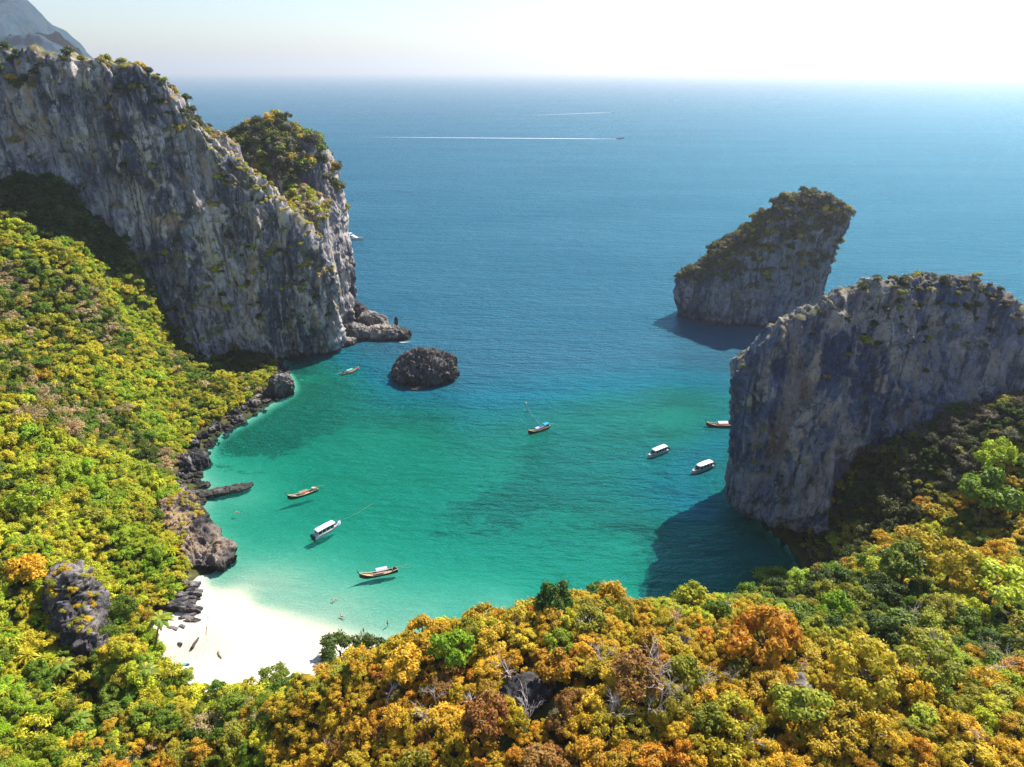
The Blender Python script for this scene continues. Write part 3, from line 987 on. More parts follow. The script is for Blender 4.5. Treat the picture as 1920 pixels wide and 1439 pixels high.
# ------------------------------------------------------------------ trees
def crown_mesh(seed, n_leaf, n_clump, size, squash=0.72, spread=0.62, cr=(0.30, 0.46), aspect=1.6, hollow=0.35):
    g = np.random.default_rng(seed)
    d = g.normal(size=(n_clump, 3)); d[:, 2] = np.abs(d[:, 2]) * 0.9 - 0.25
    d /= np.linalg.norm(d, axis=1, keepdims=True)
    C = d * spread * g.uniform(0.75, 1.12, (n_clump, 1))
    C[:, 2] *= squash
    rad = g.uniform(*cr, n_clump)
    w = rad ** 2; w /= w.sum()
    k = g.choice(n_clump, n_leaf, p=w)
    o = g.normal(size=(n_leaf, 3)); o /= np.linalg.norm(o, axis=1, keepdims=True)
    o[:, 2] = np.where(o[:, 2] < -0.35, -o[:, 2], o[:, 2])
    rr = rad[k] * (1 - hollow * g.random(n_leaf) ** 2) * g.uniform(0.85, 1.12, n_leaf)
    rr *= np.where(g.random(n_leaf) < 0.26, g.uniform(1.1, 1.55, n_leaf), 1.0)
    P = C[k] + o * rr[:, None] * (1, 1, 0.85)
    nrm = o * 0.9 + g.normal(size=(n_leaf, 3)) * 0.45 + (0, 0, 0.35)
    nrm /= np.linalg.norm(nrm, axis=1, keepdims=True)
    a = np.cross(nrm, g.normal(size=(n_leaf, 3))); a /= np.linalg.norm(a, axis=1, keepdims=True)
    b = np.cross(nrm, a)
    s = size * g.uniform(0.65, 1.35, (n_leaf, 1))
    a = a * s * aspect * 0.5; b = b * s * 0.5
    V = np.stack([P - a, P - b + a * 0.15, P + a, P + b + a * 0.15], 1).reshape(-1, 3)
    F = np.arange(n_leaf * 4).reshape(-1, 4)
    return np_mesh('crown', V, F, M['leaf'])


def spiky_mesh(seed, n, heads=3):
    g = np.random.default_rng(seed)
    V, F = [], []
    for h in range(heads):
        c = np.array((g.uniform(-0.5, 0.5), g.uniform(-0.5, 0.5), g.uniform(-0.1, 0.5)))
        for i in range(n // heads):
            az, el = g.uniform(0, 6.28), g.uniform(-0.2, 1.3)
            d = np.array((math.cos(az) * math.cos(el), math.sin(az) * math.cos(el), math.sin(el)))
            L = g.uniform(0.5, 0.85)
            w = np.array((-math.sin(az), math.cos(az), 0)) * 0.045
            p1 = c + d * L * 0.55 + (0, 0, 0.05)
            p2 = c + d * L + (0, 0, -0.18 * L)
            b = len(V)
            V += [c - w * 0.5, c + w * 0.5, p1 + w, p1 - w, p2 + w * 0.2, p2 - w * 0.2]
            F += [(b, b + 1, b + 2, b + 3), (b + 3, b + 2, b + 4, b + 5)]
    return np_mesh('crown', np.array(V), np.array(F), M['leaf'])


CROWNS = [crown_mesh(1, 3400, 22, 0.092, cr=(0.17, 0.32), spread=0.72), crown_mesh(2, 3400, 30, 0.086, cr=(0.14, 0.28), spread=0.78), crown_mesh(3, 3000, 13, 0.10, 0.6, 0.66, (0.22, 0.40)),
          crown_mesh(4, 3400, 36, 0.084, cr=(0.13, 0.25), spread=0.84), crown_mesh(5, 2600, 16, 0.10, 1.0, 0.7, (0.2, 0.36), 2.0, 0.6), crown_mesh(6, 3200, 24, 0.09, 0.5, 0.88, (0.16, 0.32))]
SPARSE = [crown_mesh(11, 1100, 22, 0.07, 0.8, 0.7, (0.2, 0.4), 2.2, 0.9), crown_mesh(12, 900, 18, 0.08, 0.8, 0.7, (0.25, 0.4), 2.4, 0.9)]
SPIKY = [spiky_mesh(21, 170, 3), spiky_mesh(22, 130, 2)]
SHRUBS = [crown_mesh(31, 1100, 8, 0.13, 0.7, 0.5, (0.35, 0.55)), crown_mesh(32, 1100, 12, 0.12, 0.7, 0.6, (0.28, 0.45)), crown_mesh(33, 800, 10, 0.13, 0.8, 0.6, (0.3, 0.45), 2.0, 0.7)]


def trunk_mesh(seed):
    g = random.Random(seed)
    mb = MB()
    mb.tube([(0, 0, -1.4), (0.03, 0.02, -0.8), (0.06, -0.02, -0.3), (0.02, 0.02, 0.05)], [0.075, 0.06, 0.05, 0.03], 6)
    for i in range(5):
        a = i * 1.256 + g.uniform(-0.3, 0.3)
        z = g.uniform(-0.5, -0.1)
        mb.tube([(0.04, 0, z), (math.cos(a) * 0.3, math.sin(a) * 0.3, z + 0.3), (math.cos(a) * 0.6, math.sin(a) * 0.6, z + 0.45)], [0.035, 0.025, 0.01], 5)
    me = bpy.data.meshes.new('trunk')
    me.from_pydata(mb.v, [], mb.f)
    me.materials.append(M['bark'])
    return me


TRUNKS = [trunk_mesh(i) for i in range(3)]


def bare_mesh(seed, mat='pale_bark'):
    g = random.Random(seed)
    mb = MB()

    def grow(p, d, L, r, lvl):
        q = p + d * L * 0.5 + Vector((g.uniform(-.1, .1), g.uniform(-.1, .1), 0)) * L
        e = p + d * L
        mb.tube([p, q, e], [r, r * 0.8, r * 0.55], 5 if lvl < 2 else 3)
        if lvl >= 4:
            return
        for i in range(3 if lvl < 3 else 2):
            nd = (d + Vector((g.uniform(-1, 1), g.uniform(-1, 1), g.uniform(-0.35, 0.7))) * 0.85).normalized()
            grow(e if i else q, nd, L * g.uniform(0.55, 0.8), r * 0.55, lvl + 1)
    grow(Vector((0, 0, -1.0)), Vector((0.1, 0, 1)).normalized(), 1.0, 0.055, 0)
    me = bpy.data.meshes.new('branches')
    me.from_pydata(mb.v, [], mb.f)
    me.materials.append(M[mat])
    return me


BARE = [bare_mesh(i) for i in range(3)]

LEAF = {  # base colours of the foliage
    'golden': (0.58, 0.40, 0.026), 'amber': (0.54, 0.29, 0.022), 'rust brown': (0.34, 0.16, 0.035), 'olive': (0.33, 0.30, 0.026), 'lime green': (0.35, 0.45, 0.026),
    'yellow green': (0.53, 0.50, 0.032), 'dark green': (0.07, 0.11, 0.014), 'mid green': (0.17, 0.25, 0.02), 'tan': (0.50, 0.38, 0.18), 'grey brown': (0.17, 0.145, 0.09), 'dull olive': (0.09, 0.10, 0.026)}
PAL = {
    'near': [('rust brown', .05), ('amber', .19), ('golden', .42), ('olive', .15), ('yellow green', .11), ('mid green', .03), ('lime green', .03), ('tan', .02)],
    'crest': [('golden', .24), ('yellow green', .30), ('mid green', .20), ('olive', .14), ('lime green', .08), ('dark green', .04)],
    'right': [('yellow green', .30), ('golden', .26), ('mid green', .16), ('olive', .14), ('lime green', .07), ('tan', .05), ('amber', .02)],
    'shade_tint': [('dull olive', .40), ('olive', .2), ('grey brown', .25), ('dark green', .15)],  # leaf colours darkened for cliff shade, partly real grey-brown scrub
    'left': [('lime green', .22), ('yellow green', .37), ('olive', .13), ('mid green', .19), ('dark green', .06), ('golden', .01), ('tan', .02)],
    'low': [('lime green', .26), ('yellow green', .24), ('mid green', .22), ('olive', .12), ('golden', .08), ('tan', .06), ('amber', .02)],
    'foot': [('dark green', .4), ('dull olive', .3), ('mid green', .2), ('olive', .1)],  # dark leaf colours paint in the shade of the left wall
    'lowslope': [('golden', .3), ('yellow green', .25), ('olive', .2), ('mid green', .15), ('tan', .1)],
}


def pick(pal, t):
    acc = 0
    for n, w in pal:
        acc += w
        if t < acc:
            return n
    return pal[-1][0]


def jitter(col, g=random):
    k = g.uniform(0.8, 1.22)
    h = g.uniform(-0.10, 0.10)
    return (col[0] * k * (1 + h), col[1] * k * (1 - h * 0.5), col[2] * k, 1.0)


bm_blk = BVHTree.FromPolygons(TV.tolist(), TF.tolist())
CAMV = Vector((0, 0, CAM_H))


def visible(p):
    d = Vector(p) - CAMV
    L = d.length
    d.normalize()
    for b in [bm_blk] + ROCK_TREES:
        h = b.ray_cast(CAMV, d, L - 0.5)
        if h[0] is not None:
            return False
    return True


def inside_rock(x, y, z):
    for b in ROCK_TREES:
        h = b.ray_cast(Vector((x, y, z)), Vector((0, 0, 1)))
        if h[0] is not None and h[1].z > 0.0:
            return True
    return False


cand = []
SP = 1.25
for ix in range(int(-200 / SP), int(175 / SP)):
    for iy in range(int(34 / SP), int(300 / SP)):
        x, y = (ix + random.uniform(-.45, .45)) * SP, (iy + random.uniform(-.45, .45)) * SP
        cand.append((x, y))
cand = np.array(cand)
ch = hz(cand[:, 0], cand[:, 1])
csd = beach_sd(cand[:, 0], cand[:, 1])
cu, cv, cz = proj(np.c_[cand, ch + 2])
ok = (ch > 1.6) & (csd < -0.3) & (cu > -130) & (cu < 2050) & (cv > 0) & (cv < 1640)
cand, ch, cu, cv, cz = cand[ok], ch[ok], cu[ok], cv[ok], cz[ok]
P3 = np.c_[cand, np.zeros(len(cand))]
sel_n = np.clip(fbm(P3 * 0.055, 4, 77) * 1.0 + 0.5 + rng.uniform(-0.26, 0.26, len(cand)), 0, 0.999)
size_n = fbm(P3 * 0.12, 2, 78)


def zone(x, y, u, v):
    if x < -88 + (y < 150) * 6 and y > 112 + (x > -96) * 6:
        if y > 235 and ROCK_TREES[1].ray_cast(Vector((x, y, hz(x, y)[0] + 4)), SUN)[0] is not None:  # trees the wall hides from the sun take the darkened leaf colours
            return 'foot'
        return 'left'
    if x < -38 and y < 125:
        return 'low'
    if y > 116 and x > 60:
        # darker leaf colours stand in for the right cliff's shade
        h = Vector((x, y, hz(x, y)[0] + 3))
        if y > 139 + (x - 82) * 0.32:  # trees past the cast shadow get the shade colours too
            return 'shade_tint'
        return 'shade_tint' if ROCK_TREES[0].ray_cast(h, SUN)[0] is not None else 'right'
    if y > 86 and x > 22:
        return 'crest'
    if x > 66 and y > 70:
        return 'right'
    return 'near'


TREES = []       # x, y, z, r, colour name, rgba, mesh kind, zone, appear
order = list(range(len(cand)))
random.shuffle(order)
CELL = {}
RMAX = 3.3


def claim(x, y, r, k=0.56):
    cx, cy_ = int(x // 4), int(y // 4)
    m = int((k * (r + RMAX)) // 4) + 1
    for a in range(cx - m, cx + m + 1):
        for b in range(cy_ - m, cy_ + m + 1):
            for q in CELL.get((a, b), ()):
                if (q[0] - x) ** 2 + (q[1] - y) ** 2 < (k * (r + q[2])) ** 2:
                    return False
    CELL.setdefault((cx, cy_), []).append((x, y, r))
    return True


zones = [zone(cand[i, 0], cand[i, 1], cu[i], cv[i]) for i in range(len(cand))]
for big in (1, 0):
    for i in order:
        x, y = cand[i]
        z, zn = ch[i], zones[i]
        wide = zn in ('near', 'crest', 'right', 'shade_tint')
        if big:
            if random.random() > 0.16:
                continue
            r = random.uniform(1.7, 2.9) if wide else random.uniform(1.8, 3.1)
            if size_n[i] < -0.25:
                continue
        else:
            r = random.uniform(0.85, 1.55) if wide else random.uniform(0.95, 1.75)
        if z < 4 or csd[i] > -2:
            r = min(r, 1.5)
        if not claim(x, y, r):
            continue
        if inside_rock(x, y, z + 1.0):
            continue
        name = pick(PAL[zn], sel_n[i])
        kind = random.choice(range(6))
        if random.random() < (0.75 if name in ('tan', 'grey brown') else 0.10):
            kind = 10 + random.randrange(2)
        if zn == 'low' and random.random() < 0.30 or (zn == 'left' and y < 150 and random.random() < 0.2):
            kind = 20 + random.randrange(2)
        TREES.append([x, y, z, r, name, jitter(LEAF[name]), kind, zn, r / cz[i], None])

# trees that stand out in the photograph: picture point of the crown, radius, colour, label
HERO = [
    (1122, 1112, 3.4, 'mid green', 'green leaning tree standing highest on the near crest against the turquoise water', 2.0, 'the highest crest tree'),
    (1040, 1150, 3.6, 'dark green', 'rounded dark green tree just below the crest, nearest the turquoise water', 1.5, 'the rounded dark crest tree'),
    (1448, 1100, 5.2, 'mid green', 'broad dark green tree on the crest below the dark cove', 2.0, 'the broad tree under the cove'),
    (1312, 1116, 2.8, 'lime green', 'bright green bush on the crest beside the shadow edge on the water', 1.0, 'the bright crest bush'),
    (1690, 1085, 4.8, 'mid green', 'large mid green tree at the foot of the shaded slope', 2.5, 'the large green slope tree'),
    (1775, 1080, 5.6, 'golden', 'large golden spreading tree beside the big green tree on the right slope', 3.0, 'the spreading golden slope tree'),
    (1842, 955, 6.0, 'mid green', 'tall rounded green tree standing alone on the right slope', 5.0, 'the tall rounded green tree'),
    (1725, 952, 2.2, 'amber', 'small orange tree in front of the shaded scrub under the cliff', 2.0, 'the small orange tree'),
    (640, 1236, 4.2, 'dark green', 'dark green dense clump above the end of the beach', 0.6, 'the dark clump above the beach'),
    (700, 1224, 3.6, 'dark green', 'second dark green dense clump, up the slope from the one above the beach', 0.6, 'the upper dark clump'),
    (848, 1240, 3.6, 'lime green', 'bright lime green tree in the middle of the golden near slope', 1.5, 'the lime green tree'),
    (1048, 1222, 2.4, 'lime green', 'small lime green bush between golden trees on the near slope', 1.0, 'the small lime bush'),
    (1425, 1228, 5.2, 'amber', 'wide orange tree with layered boughs on the near slope', 2.0, 'the wide orange tree'),
    (1612, 1290, 5.0, 'golden', 'large golden dome shaped tree in the middle of the near slope', 3.0, 'the golden dome tree'),
    (912, 1372, 3.4, 'rust brown', 'single dark red brown tree beside the bare black gully', 3.0, 'the red brown gully tree'),
    (1190, 1295, 3.8, 'rust brown', 'wide rust coloured tree below the pale dead branches', 2.0, 'the wide rust coloured tree'),
    (1040, 1275, 3.0, 'amber', 'orange tree above the bare black gully', 2.0, 'the orange gully tree'),
    (1735, 1275, 4.0, 'olive', 'dense olive tree right of the golden dome shaped tree', 2.5, 'the dense olive tree'),
    (1860, 1120, 5.4, 'yellow green', 'feathery yellow green tree on the right slope', 3.0, 'the feathery yellow green tree'),
    (1500, 1345, 3.6, 'olive', 'olive tree with a ragged top below the wide orange tree', 2.0, 'the ragged olive tree'),
    (760, 1265, 4.0, 'golden', 'bright yellow tree left of the lime green tree on the near slope', 2.0, 'the bright yellow tree'),
    (1860, 880, 4.6, 'lime green', 'light green tree at the sunny edge of the shaded scrub', 3.0, 'the light green edge tree'),
    (60, 960, 5.0, 'lime green', 'wide flat lime green tree on the left slope above the crag', 2.0, 'the wide lime tree over the crag'),
    (55, 1085, 4.2, 'golden', 'golden tree hanging over the top of the crag', 1.5, 'the golden crag tree'),
    (235, 780, 3.6, 'tan', 'pale leafless tan thicket on the left slope', 1.5, 'the tan thicket'),
    (60, 795, 4.4, 'tan', 'large pale dry thicket at the left side of the green slope', 1.5, 'the large dry thicket'),
    (440, 660, 2.6, 'yellow green', 'bright yellow green bush at the foot of the cliff wall near the water', 1.0, 'the bright bush under the wall'),
    (465, 745, 2.0, 'yellow green', 'yellow bush on the shore rocks below the cliff wall', 0.8, 'the yellow shore bush'),
    (410, 1298, 2.0, 'mid green', 'small green tree standing at the inner edge of the white sand', 2.0, 'the small green beach tree'),
]
for u, v, r, name, lab, th, short in HERO:
    p = hit(u, v, th * 0.8)
    TREES = [t for t in TREES if (t[0] - p[0]) ** 2 + (t[1] - p[1]) ** 2 > (0.62 * r + 0.5 * t[3]) ** 2]
    _, _, dz = proj(p)
    TREES.append([p[0], p[1], p[2], r, name, jitter(LEAF[name]), random.choice((0, 1, 3, 5)) if name != 'tan' else 10, zone(p[0], p[1], u, v), 9.0, (lab, th, short)])

# a bare black gully in the near slope
for u, v, rr in ((985, 1300, 3.6), (1020, 1330, 3.2), (960, 1310, 2.6), (1490, 1300, 1.8), (1275, 1215, 1.2)):
    p = hit(u, v, 0.0)
    TREES = [t for t in TREES if t[9] or (t[0] - p[0]) ** 2 + (t[1] - p[1]) ** 2 > rr ** 2]
gp = hit(990, 1310)
place_rock(rock_mesh('rock', (8, 6, 4.5), M['black_rock'], 61, 0.25, 0.7, 1.4), tuple(gp + (0, 0, 0.0)), 0.4, 'rock', 'jagged black rocks in the gully of the near slope')
gp = hit(1490, 1300)
place_rock(rock_mesh('rock', (6, 5, 4), M['head_rock'], 62, 0.2, 0.5, 1.0), tuple(gp + (0, 0, 0.6)), 0.9, 'rock', 'grey rock outcrop among the olive trees of the near slope')
gp = hit(1275, 1212)
place_rock(rock_mesh('rock', (4, 3, 3), M['dark_rock'], 63, 0.2, 0.4, 1.0), tuple(gp + (0, 0, 0.6)), 0.2, 'rock', 'small black rock showing between golden trees below the crest')

TREES.sort(key=lambda t: -t[8])
WHERE = {'near': 'on the near hill slope', 'crest': 'on the upper crest of the near hill above the bay', 'right': 'on the sunny right slope', 'shade_tint': 'in the painted shade of the tall right cliff',
         'left': 'on the green left slope', 'foot': 'under the cliff wall', 'low': 'in the hollow behind the beach', 'lowslope': 'beside the beach'}
solo, mass = [], []
for t in TREES:
    x, y, z, r = t[:4]
    vis = len(solo) < 285 and t[6] < 20
    if vis:
        u, v, d = proj((x, y, z + r * 1.2))
        vis = -15 < u < 1935 and -15 < v < 1450 and (t[9] is not None or visible((x, y, z + 1.9 * r)))
    (solo if vis else mass).append(t)


def crown_data(kind):
    return CROWNS[kind] if kind < 10 else (SPARSE[kind - 10] if kind < 20 else SPIKY[kind - 20])


MARKS, PEND = [], []
for k, (x, y, z, r, name, rgba, kind, zn, ap, hero) in enumerate(solo):
    th = (hero[1] if hero else random.uniform(0.5, 2.2)) + 0.55 * r
    root = link('tree', None, None, (x, y, z - 0.3))
    root.rotation_euler = (0, 0, random.uniform(0, 6.28))
    c = link('crown', crown_data(kind), root, (0, 0, th))
    c.scale = (r, r * random.uniform(0.7, 1.1), r * random.uniform(0.75, 1.35))
    c.rotation_euler = (random.uniform(-0.3, 0.3), random.uniform(-0.3, 0.3), 0)
    c['leaf'] = list(rgba)
    tr = link('trunk', TRUNKS[k % 3], root, (0, 0, th))
    tr.scale = (r, r, max(r, th / 1.35))
    u, v, _ = proj((x, y, z + th))
    if hero:
        tag(root, hero[0], 'tree')
        MARKS.append((u, v, hero[2]))
    else:
        size = 'large' if r > 2.3 else ('small' if r < 1.5 else 'medium')
        PEND.append((root, u, v, size, name, zn))

MARKS += [(985, 1310, 'the bare black gully'), (1490, 1300, 'the grey rock outcrop'), (130, 1150, 'the dark crag'), (1500, 1050, 'the dark cove'), (300, 1190, 'the tall coconut palm'), (560, 1240, 'the sunlit end of the beach')]
ORD = ['', 'second ', 'third ', 'fourth ', 'fifth ', 'sixth ', 'seventh ', 'eighth ']
byname = {}
for root, u, v, size, name, zn in PEND:
    du, dv, nm = min(((u - a, v - b, c) for a, b, c in MARKS), key=lambda t: t[0] ** 2 + t[1] ** 2)
    side = ('right of' if du > 0 else 'left of') if abs(du) > abs(dv) else ('below' if dv > 0 else 'above')
    byname.setdefault((size, name, side, nm), []).append((du * du + dv * dv, root))
for (size, name, side, nm), L in byname.items():
    L.sort(key=lambda t: t[0])
    for q, (_, root) in enumerate(L):
        tag(root, f'{size} {name} tree {side} {nm}' if len(L) == 1 else (f'nearest {size} {name} tree {side} {nm}' if q == 0 else f'{ORD[q]}nearest {size} {name} tree {side} {nm}'), 'tree', f'{name} trees of the near hill and slopes')


def forest(name, label, pts, protos):
    """thousands of crowns and undergrowth that nobody could count: one object"""
    n = len(pts)
    me = bpy.data.meshes.new(name)
    me.vertices.add(n)
    me.vertices.foreach_set('co', np.array([p[0] for p in pts], np.float32).ravel())
    for an, ty, key, k in (('proto', 'INT', 'value', 1), ('size', 'FLOAT_VECTOR', 'vector', 2), ('turn', 'FLOAT_VECTOR', 'vector', 3), ('leaf', 'FLOAT_COLOR', 'color', 4)):
        a = me.attributes.new(an, ty, 'POINT')
        a.data.foreach_set(key, np.array([p[k] for p in pts], np.int32 if ty == 'INT' else np.float32).ravel())
    o = link(name, me)
    tag(o, label, kind='stuff')
    ng = bpy.data.node_groups.new(name, 'GeometryNodeTree')
    ng.interface.new_socket('Geometry', in_out='INPUT', socket_type='NodeSocketGeometry')
    ng.interface.new_socket('Geometry', in_out='OUTPUT', socket_type='NodeSocketGeometry')
    N, L = ng.nodes, ng.links
    gi, go = N.new('NodeGroupInput'), N.new('NodeGroupOutput')
    jn = N.new('GeometryNodeJoinGeometry')
    # joining stacks the last link first, so connect in reverse
    for p in reversed(protos):
        oi = N.new('GeometryNodeObjectInfo')
        oi.inputs['Object'].default_value = p
        oi.inputs['As Instance'].default_value = True
        oi.transform_space = 'ORIGINAL'
        L.new(oi.outputs['Geometry'], jn.inputs[0])
    ip = N.new('GeometryNodeInstanceOnPoints')
    ip.inputs['Pick Instance'].default_value = True

    def att(nm, ty):
        a = N.new('GeometryNodeInputNamedAttribute')
        a.data_type = ty
        a.inputs['Name'].default_value = nm
        return a.outputs['Attribute']
    L.new(gi.outputs[0], ip.inputs['Points'])
    L.new(jn.outputs[0], ip.inputs['Instance'])
    L.new(att('proto', 'INT'), ip.inputs['Instance Index'])
    e2r = N.new('FunctionNodeEulerToRotation')
    L.new(att('turn', 'FLOAT_VECTOR'), e2r.inputs[0])
    L.new(e2r.outputs[0], ip.inputs['Rotation'])
    L.new(att('size', 'FLOAT_VECTOR'), ip.inputs['Scale'])
    L.new(ip.outputs[0], go.inputs[0])
    md = o.modifiers.new('scatter', 'NODES')
    md.node_group = ng
    return o


PROTO_MESH = CROWNS + SPARSE + SPIKY + SHRUBS
PROTO = []
for me in PROTO_MESH:
    PROTO.append(bpy.data.objects.new('crown', me))
PIDX = lambda kind: kind if kind < 10 else (6 + kind - 10 if kind < 20 else 8 + kind - 20)


def turn():
    return (random.uniform(-0.3, 0.3), random.uniform(-0.3, 0.3), random.uniform(0, 6.28))


def stuff_tree(t):
    x, y, z, r, name, rgba, kind = t[:7]
    th = (random.uniform(0.4, 1.8) + 0.5 * r) if kind < 20 else 0.4 * r
    return ((x, y, z + th), PIDX(kind), (r, r * random.uniform(0.7, 1.15), r * random.uniform(0.75, 1.35)), turn(), rgba)


# undergrowth fills the gaps
under = []
SPU = 1.75
for ix in range(int(-190 / SPU), int(160 / SPU)):
    for iy in range(int(38 / SPU), int(296 / SPU)):
        under.append(((ix + random.uniform(-.5, .5)) * SPU, (iy + random.uniform(-.5, .5)) * SPU))
under = np.array(under)
_sl = np.hypot(hz(under[:, 0] + 1, under[:, 1]) - hz(under[:, 0] - 1, under[:, 1]), hz(under[:, 0], under[:, 1] + 1) - hz(under[:, 0], under[:, 1] - 1)) / 2
_st = under[_sl > 0.95]
under = np.r_[under, _st + rng.uniform(-0.8, 0.8, _st.shape), _st + rng.uniform(-0.8, 0.8, _st.shape)]
uh = hz(under[:, 0], under[:, 1])
usd = beach_sd(under[:, 0], under[:, 1]) + fbm(np.c_[under, uh * 0] * 0.25, 2, 91) * 1.5
uu, uv, uz = proj(np.c_[under, uh])
ok = (uh > 2.0) & (usd < 0.0) & (uu > -80) & (uu < 2000) & (uv > 0) & (uv < 1560)
under, uh, uu, uv = under[ok], uh[ok], uu[ok], uv[ok]
un = np.clip(fbm(np.c_[under, uh * 0] * 0.055, 4, 77) * 1.0 + 0.5 + rng.uniform(-0.26, 0.26, len(under)), 0, 0.999)
fl, fn = [], []
for t in mass:
    (fl if t[7] in ('left', 'low', 'foot') else fn).append(stuff_tree(t))
GUL = [hit(985, 1300), hit(1020, 1330), hit(1490, 1300)]
for i in range(len(under)):
    x, y = under[i]
    z = uh[i]
    if min((x - q[0]) ** 2 + (y - q[1]) ** 2 for q in GUL) < 6 or inside_rock(x, y, z + 0.6):
        continue
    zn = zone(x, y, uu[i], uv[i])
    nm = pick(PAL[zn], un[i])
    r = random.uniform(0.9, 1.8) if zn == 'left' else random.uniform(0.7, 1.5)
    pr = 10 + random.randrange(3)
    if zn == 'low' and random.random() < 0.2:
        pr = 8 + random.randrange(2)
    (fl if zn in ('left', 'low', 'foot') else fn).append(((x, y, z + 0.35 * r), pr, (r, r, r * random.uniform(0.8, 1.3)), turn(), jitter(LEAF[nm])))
forest('left_forest', 'dense green and yellow forest covering the left slope and the hollow', fl, PROTO)
forest('near_forest', 'dense golden and olive forest covering the near hill and right slope', fn, PROTO)

# shrubs on the cliff tops and ledges
SHRUB_N = 0


def rock_shrubs(surf, n, where, pal, rr, cond, seed, group_cap=80):
    global SHRUB_N
    V, N, F = SURF[surf]
    g = np.random.default_rng(seed)
    u, v, d = proj(V)
    face = (N * (np.array((0, 0, CAM_H)) - V)).sum(1) > -2.0 * d * 0.1
    w = cond(V, N, u, v) * face
    w = w.astype(float)
    if w.sum() == 0:
        return
    ids = g.choice(len(V), min(n, int((w > 0).sum())), replace=False, p=w / w.sum())
    items = []
    for i in ids:
        nm = pick(pal, g.random())
        r = g.uniform(*rr)
        items.append((V[i] + N[i] * 0.1 * r, r, nm, r / d[i], N[i]))
    items.sort(key=lambda t: -t[3])
    rest, c = [], 0
    for p, r, nm, ap, nn in items:
        kind = random.randrange(3) if nm not in ('grey brown', 'tan') else 2
        vis = c < group_cap and visible(p + (0, 0, 0.8 * r) + nn * 0.5)
        if vis:
            o = link('shrub', SHRUBS[kind], None, p)
            o.scale = (r, r, r * random.uniform(0.8, 1.2))
            o.rotation_euler = (0, 0, random.uniform(0, 6.28))
            o['leaf'] = list(jitter(LEAF[nm]))
            sz = 'large' if r > rr[0] + 0.66 * (rr[1] - rr[0]) else ('small' if r < rr[0] + 0.33 * (rr[1] - rr[0]) else 'middling')
            tag(o, f'{sz} {nm} shrub {where}', 'shrub', f'{sz} {nm} shrubs {where}')
            c += 1
        else:
            rest.append((tuple(p), 10 + kind, (r, r, r), turn(), jitter(LEAF[nm])))
    SHRUB_N += c
    if rest:
        forest('scrub', f'low scrub {where}', rest, PROTO)


up = lambda lo: (lambda V, N, u, v: (N[:, 2] > lo) * (V[:, 2] > 12))
rock_shrubs('headland', 520, 'on the headland top', [('dull olive', .42), ('olive', .2), ('grey brown', .22), ('mid green', .1), ('golden', .06)], (1.8, 4.2),
            lambda V, N, u, v: (V[:, 2] > 55) * np.clip(N[:, 2] + 0.35, 0, 1) * (v < 430) * ((V[:, 0] < -91) | (N[:, 2] > 0.6)), 1, 60)
rock_shrubs('headland_ledge', 90, 'on the ledge below the headland', [('yellow green', .3), ('tan', .4), ('olive', .3)], (1.5, 2.8), lambda V, N, u, v: (N[:, 2] > 0.1) * (V[:, 2] > 56), 2, 20)
rock_shrubs('knoll', 40, 'on the bare brown knoll', [('tan', .7), ('amber', .3)], (0.6, 1.2), up(0.6), 3, 8)
rock_shrubs('left_cliff', 420, 'on the rim of the long cliff wall', [('dull olive', .4), ('olive', .35), ('golden', .15), ('dark green', .1)], (1.1, 2.8),
            lambda V, N, u, v: (N[:, 2] > 0.45) * (V[:, 2] > 95), 4, 35)
rock_shrubs('left_cliff', 260, 'on the crest sloping to the cliff prow', [('yellow green', .45), ('golden', .3), ('olive', .25)], (0.6, 1.4),
            lambda V, N, u, v: (N[:, 2] > 0.5) * (V[:, 2] > 25) * (V[:, 2] < 92) * (u > 380), 5, 30)
rock_shrubs('left_cliff', 240, 'on the face of the long cliff wall', [('dull olive', .5), ('olive', .3), ('yellow green', .2)], (0.7, 2.0),
            lambda V, N, u, v: (N[:, 2] > 0.15) * (V[:, 2] > 14) * (V[:, 2] < 92) * np.clip((v - 330) / 200, 0.1, 1), 6, 12)
rock_shrubs('islet', 1200, 'on the leaning islet', [('dull olive', .5), ('grey brown', .38), ('olive', .09), ('golden', .03)], (0.9, 2.7),
            lambda V, N, u, v: (V[:, 2] > 20) * np.clip(N[:, 2] + 0.12, 0, 1) * np.clip((560 - v) / 90, 0, 1), 7, 60)
rock_shrubs('right_cliff', 330, 'on top of the tall right cliff', [('grey brown', .45), ('dull olive', .38), ('olive', .12), ('golden', .05)], (0.6, 1.7),
            lambda V, N, u, v: (V[:, 2] > 54) * (N[:, 2] > 0.55) * np.clip((u - 1500) / 200, 0.15, 1), 8, 40)
rock_shrubs('right_cliff', 90, 'on ledges of the tall right cliff', [('dull olive', .5), ('olive', .3), ('amber', .2)], (0.5, 1.1),
            lambda V, N, u, v: (V[:, 2] > 10) * (V[:, 2] < 54) * (N[:, 2] > 0.15), 9, 12)
rock_shrubs('crag', 40, 'on the dark crag', [('golden', .4), ('yellow green', .3), ('olive', .3)], (0.6, 1.3), up(0.5), 10, 6)
rock_shrubs('rocky_spur', 130, 'on the layered spur', [('tan', .5), ('golden', .3), ('yellow green', .2)], (0.4, 1.1),
            lambda V, N, u, v: (N[:, 2] > 0.4) * (V[:, 2] > 4.5) * (V[:, 0] < -86), 12, 6)

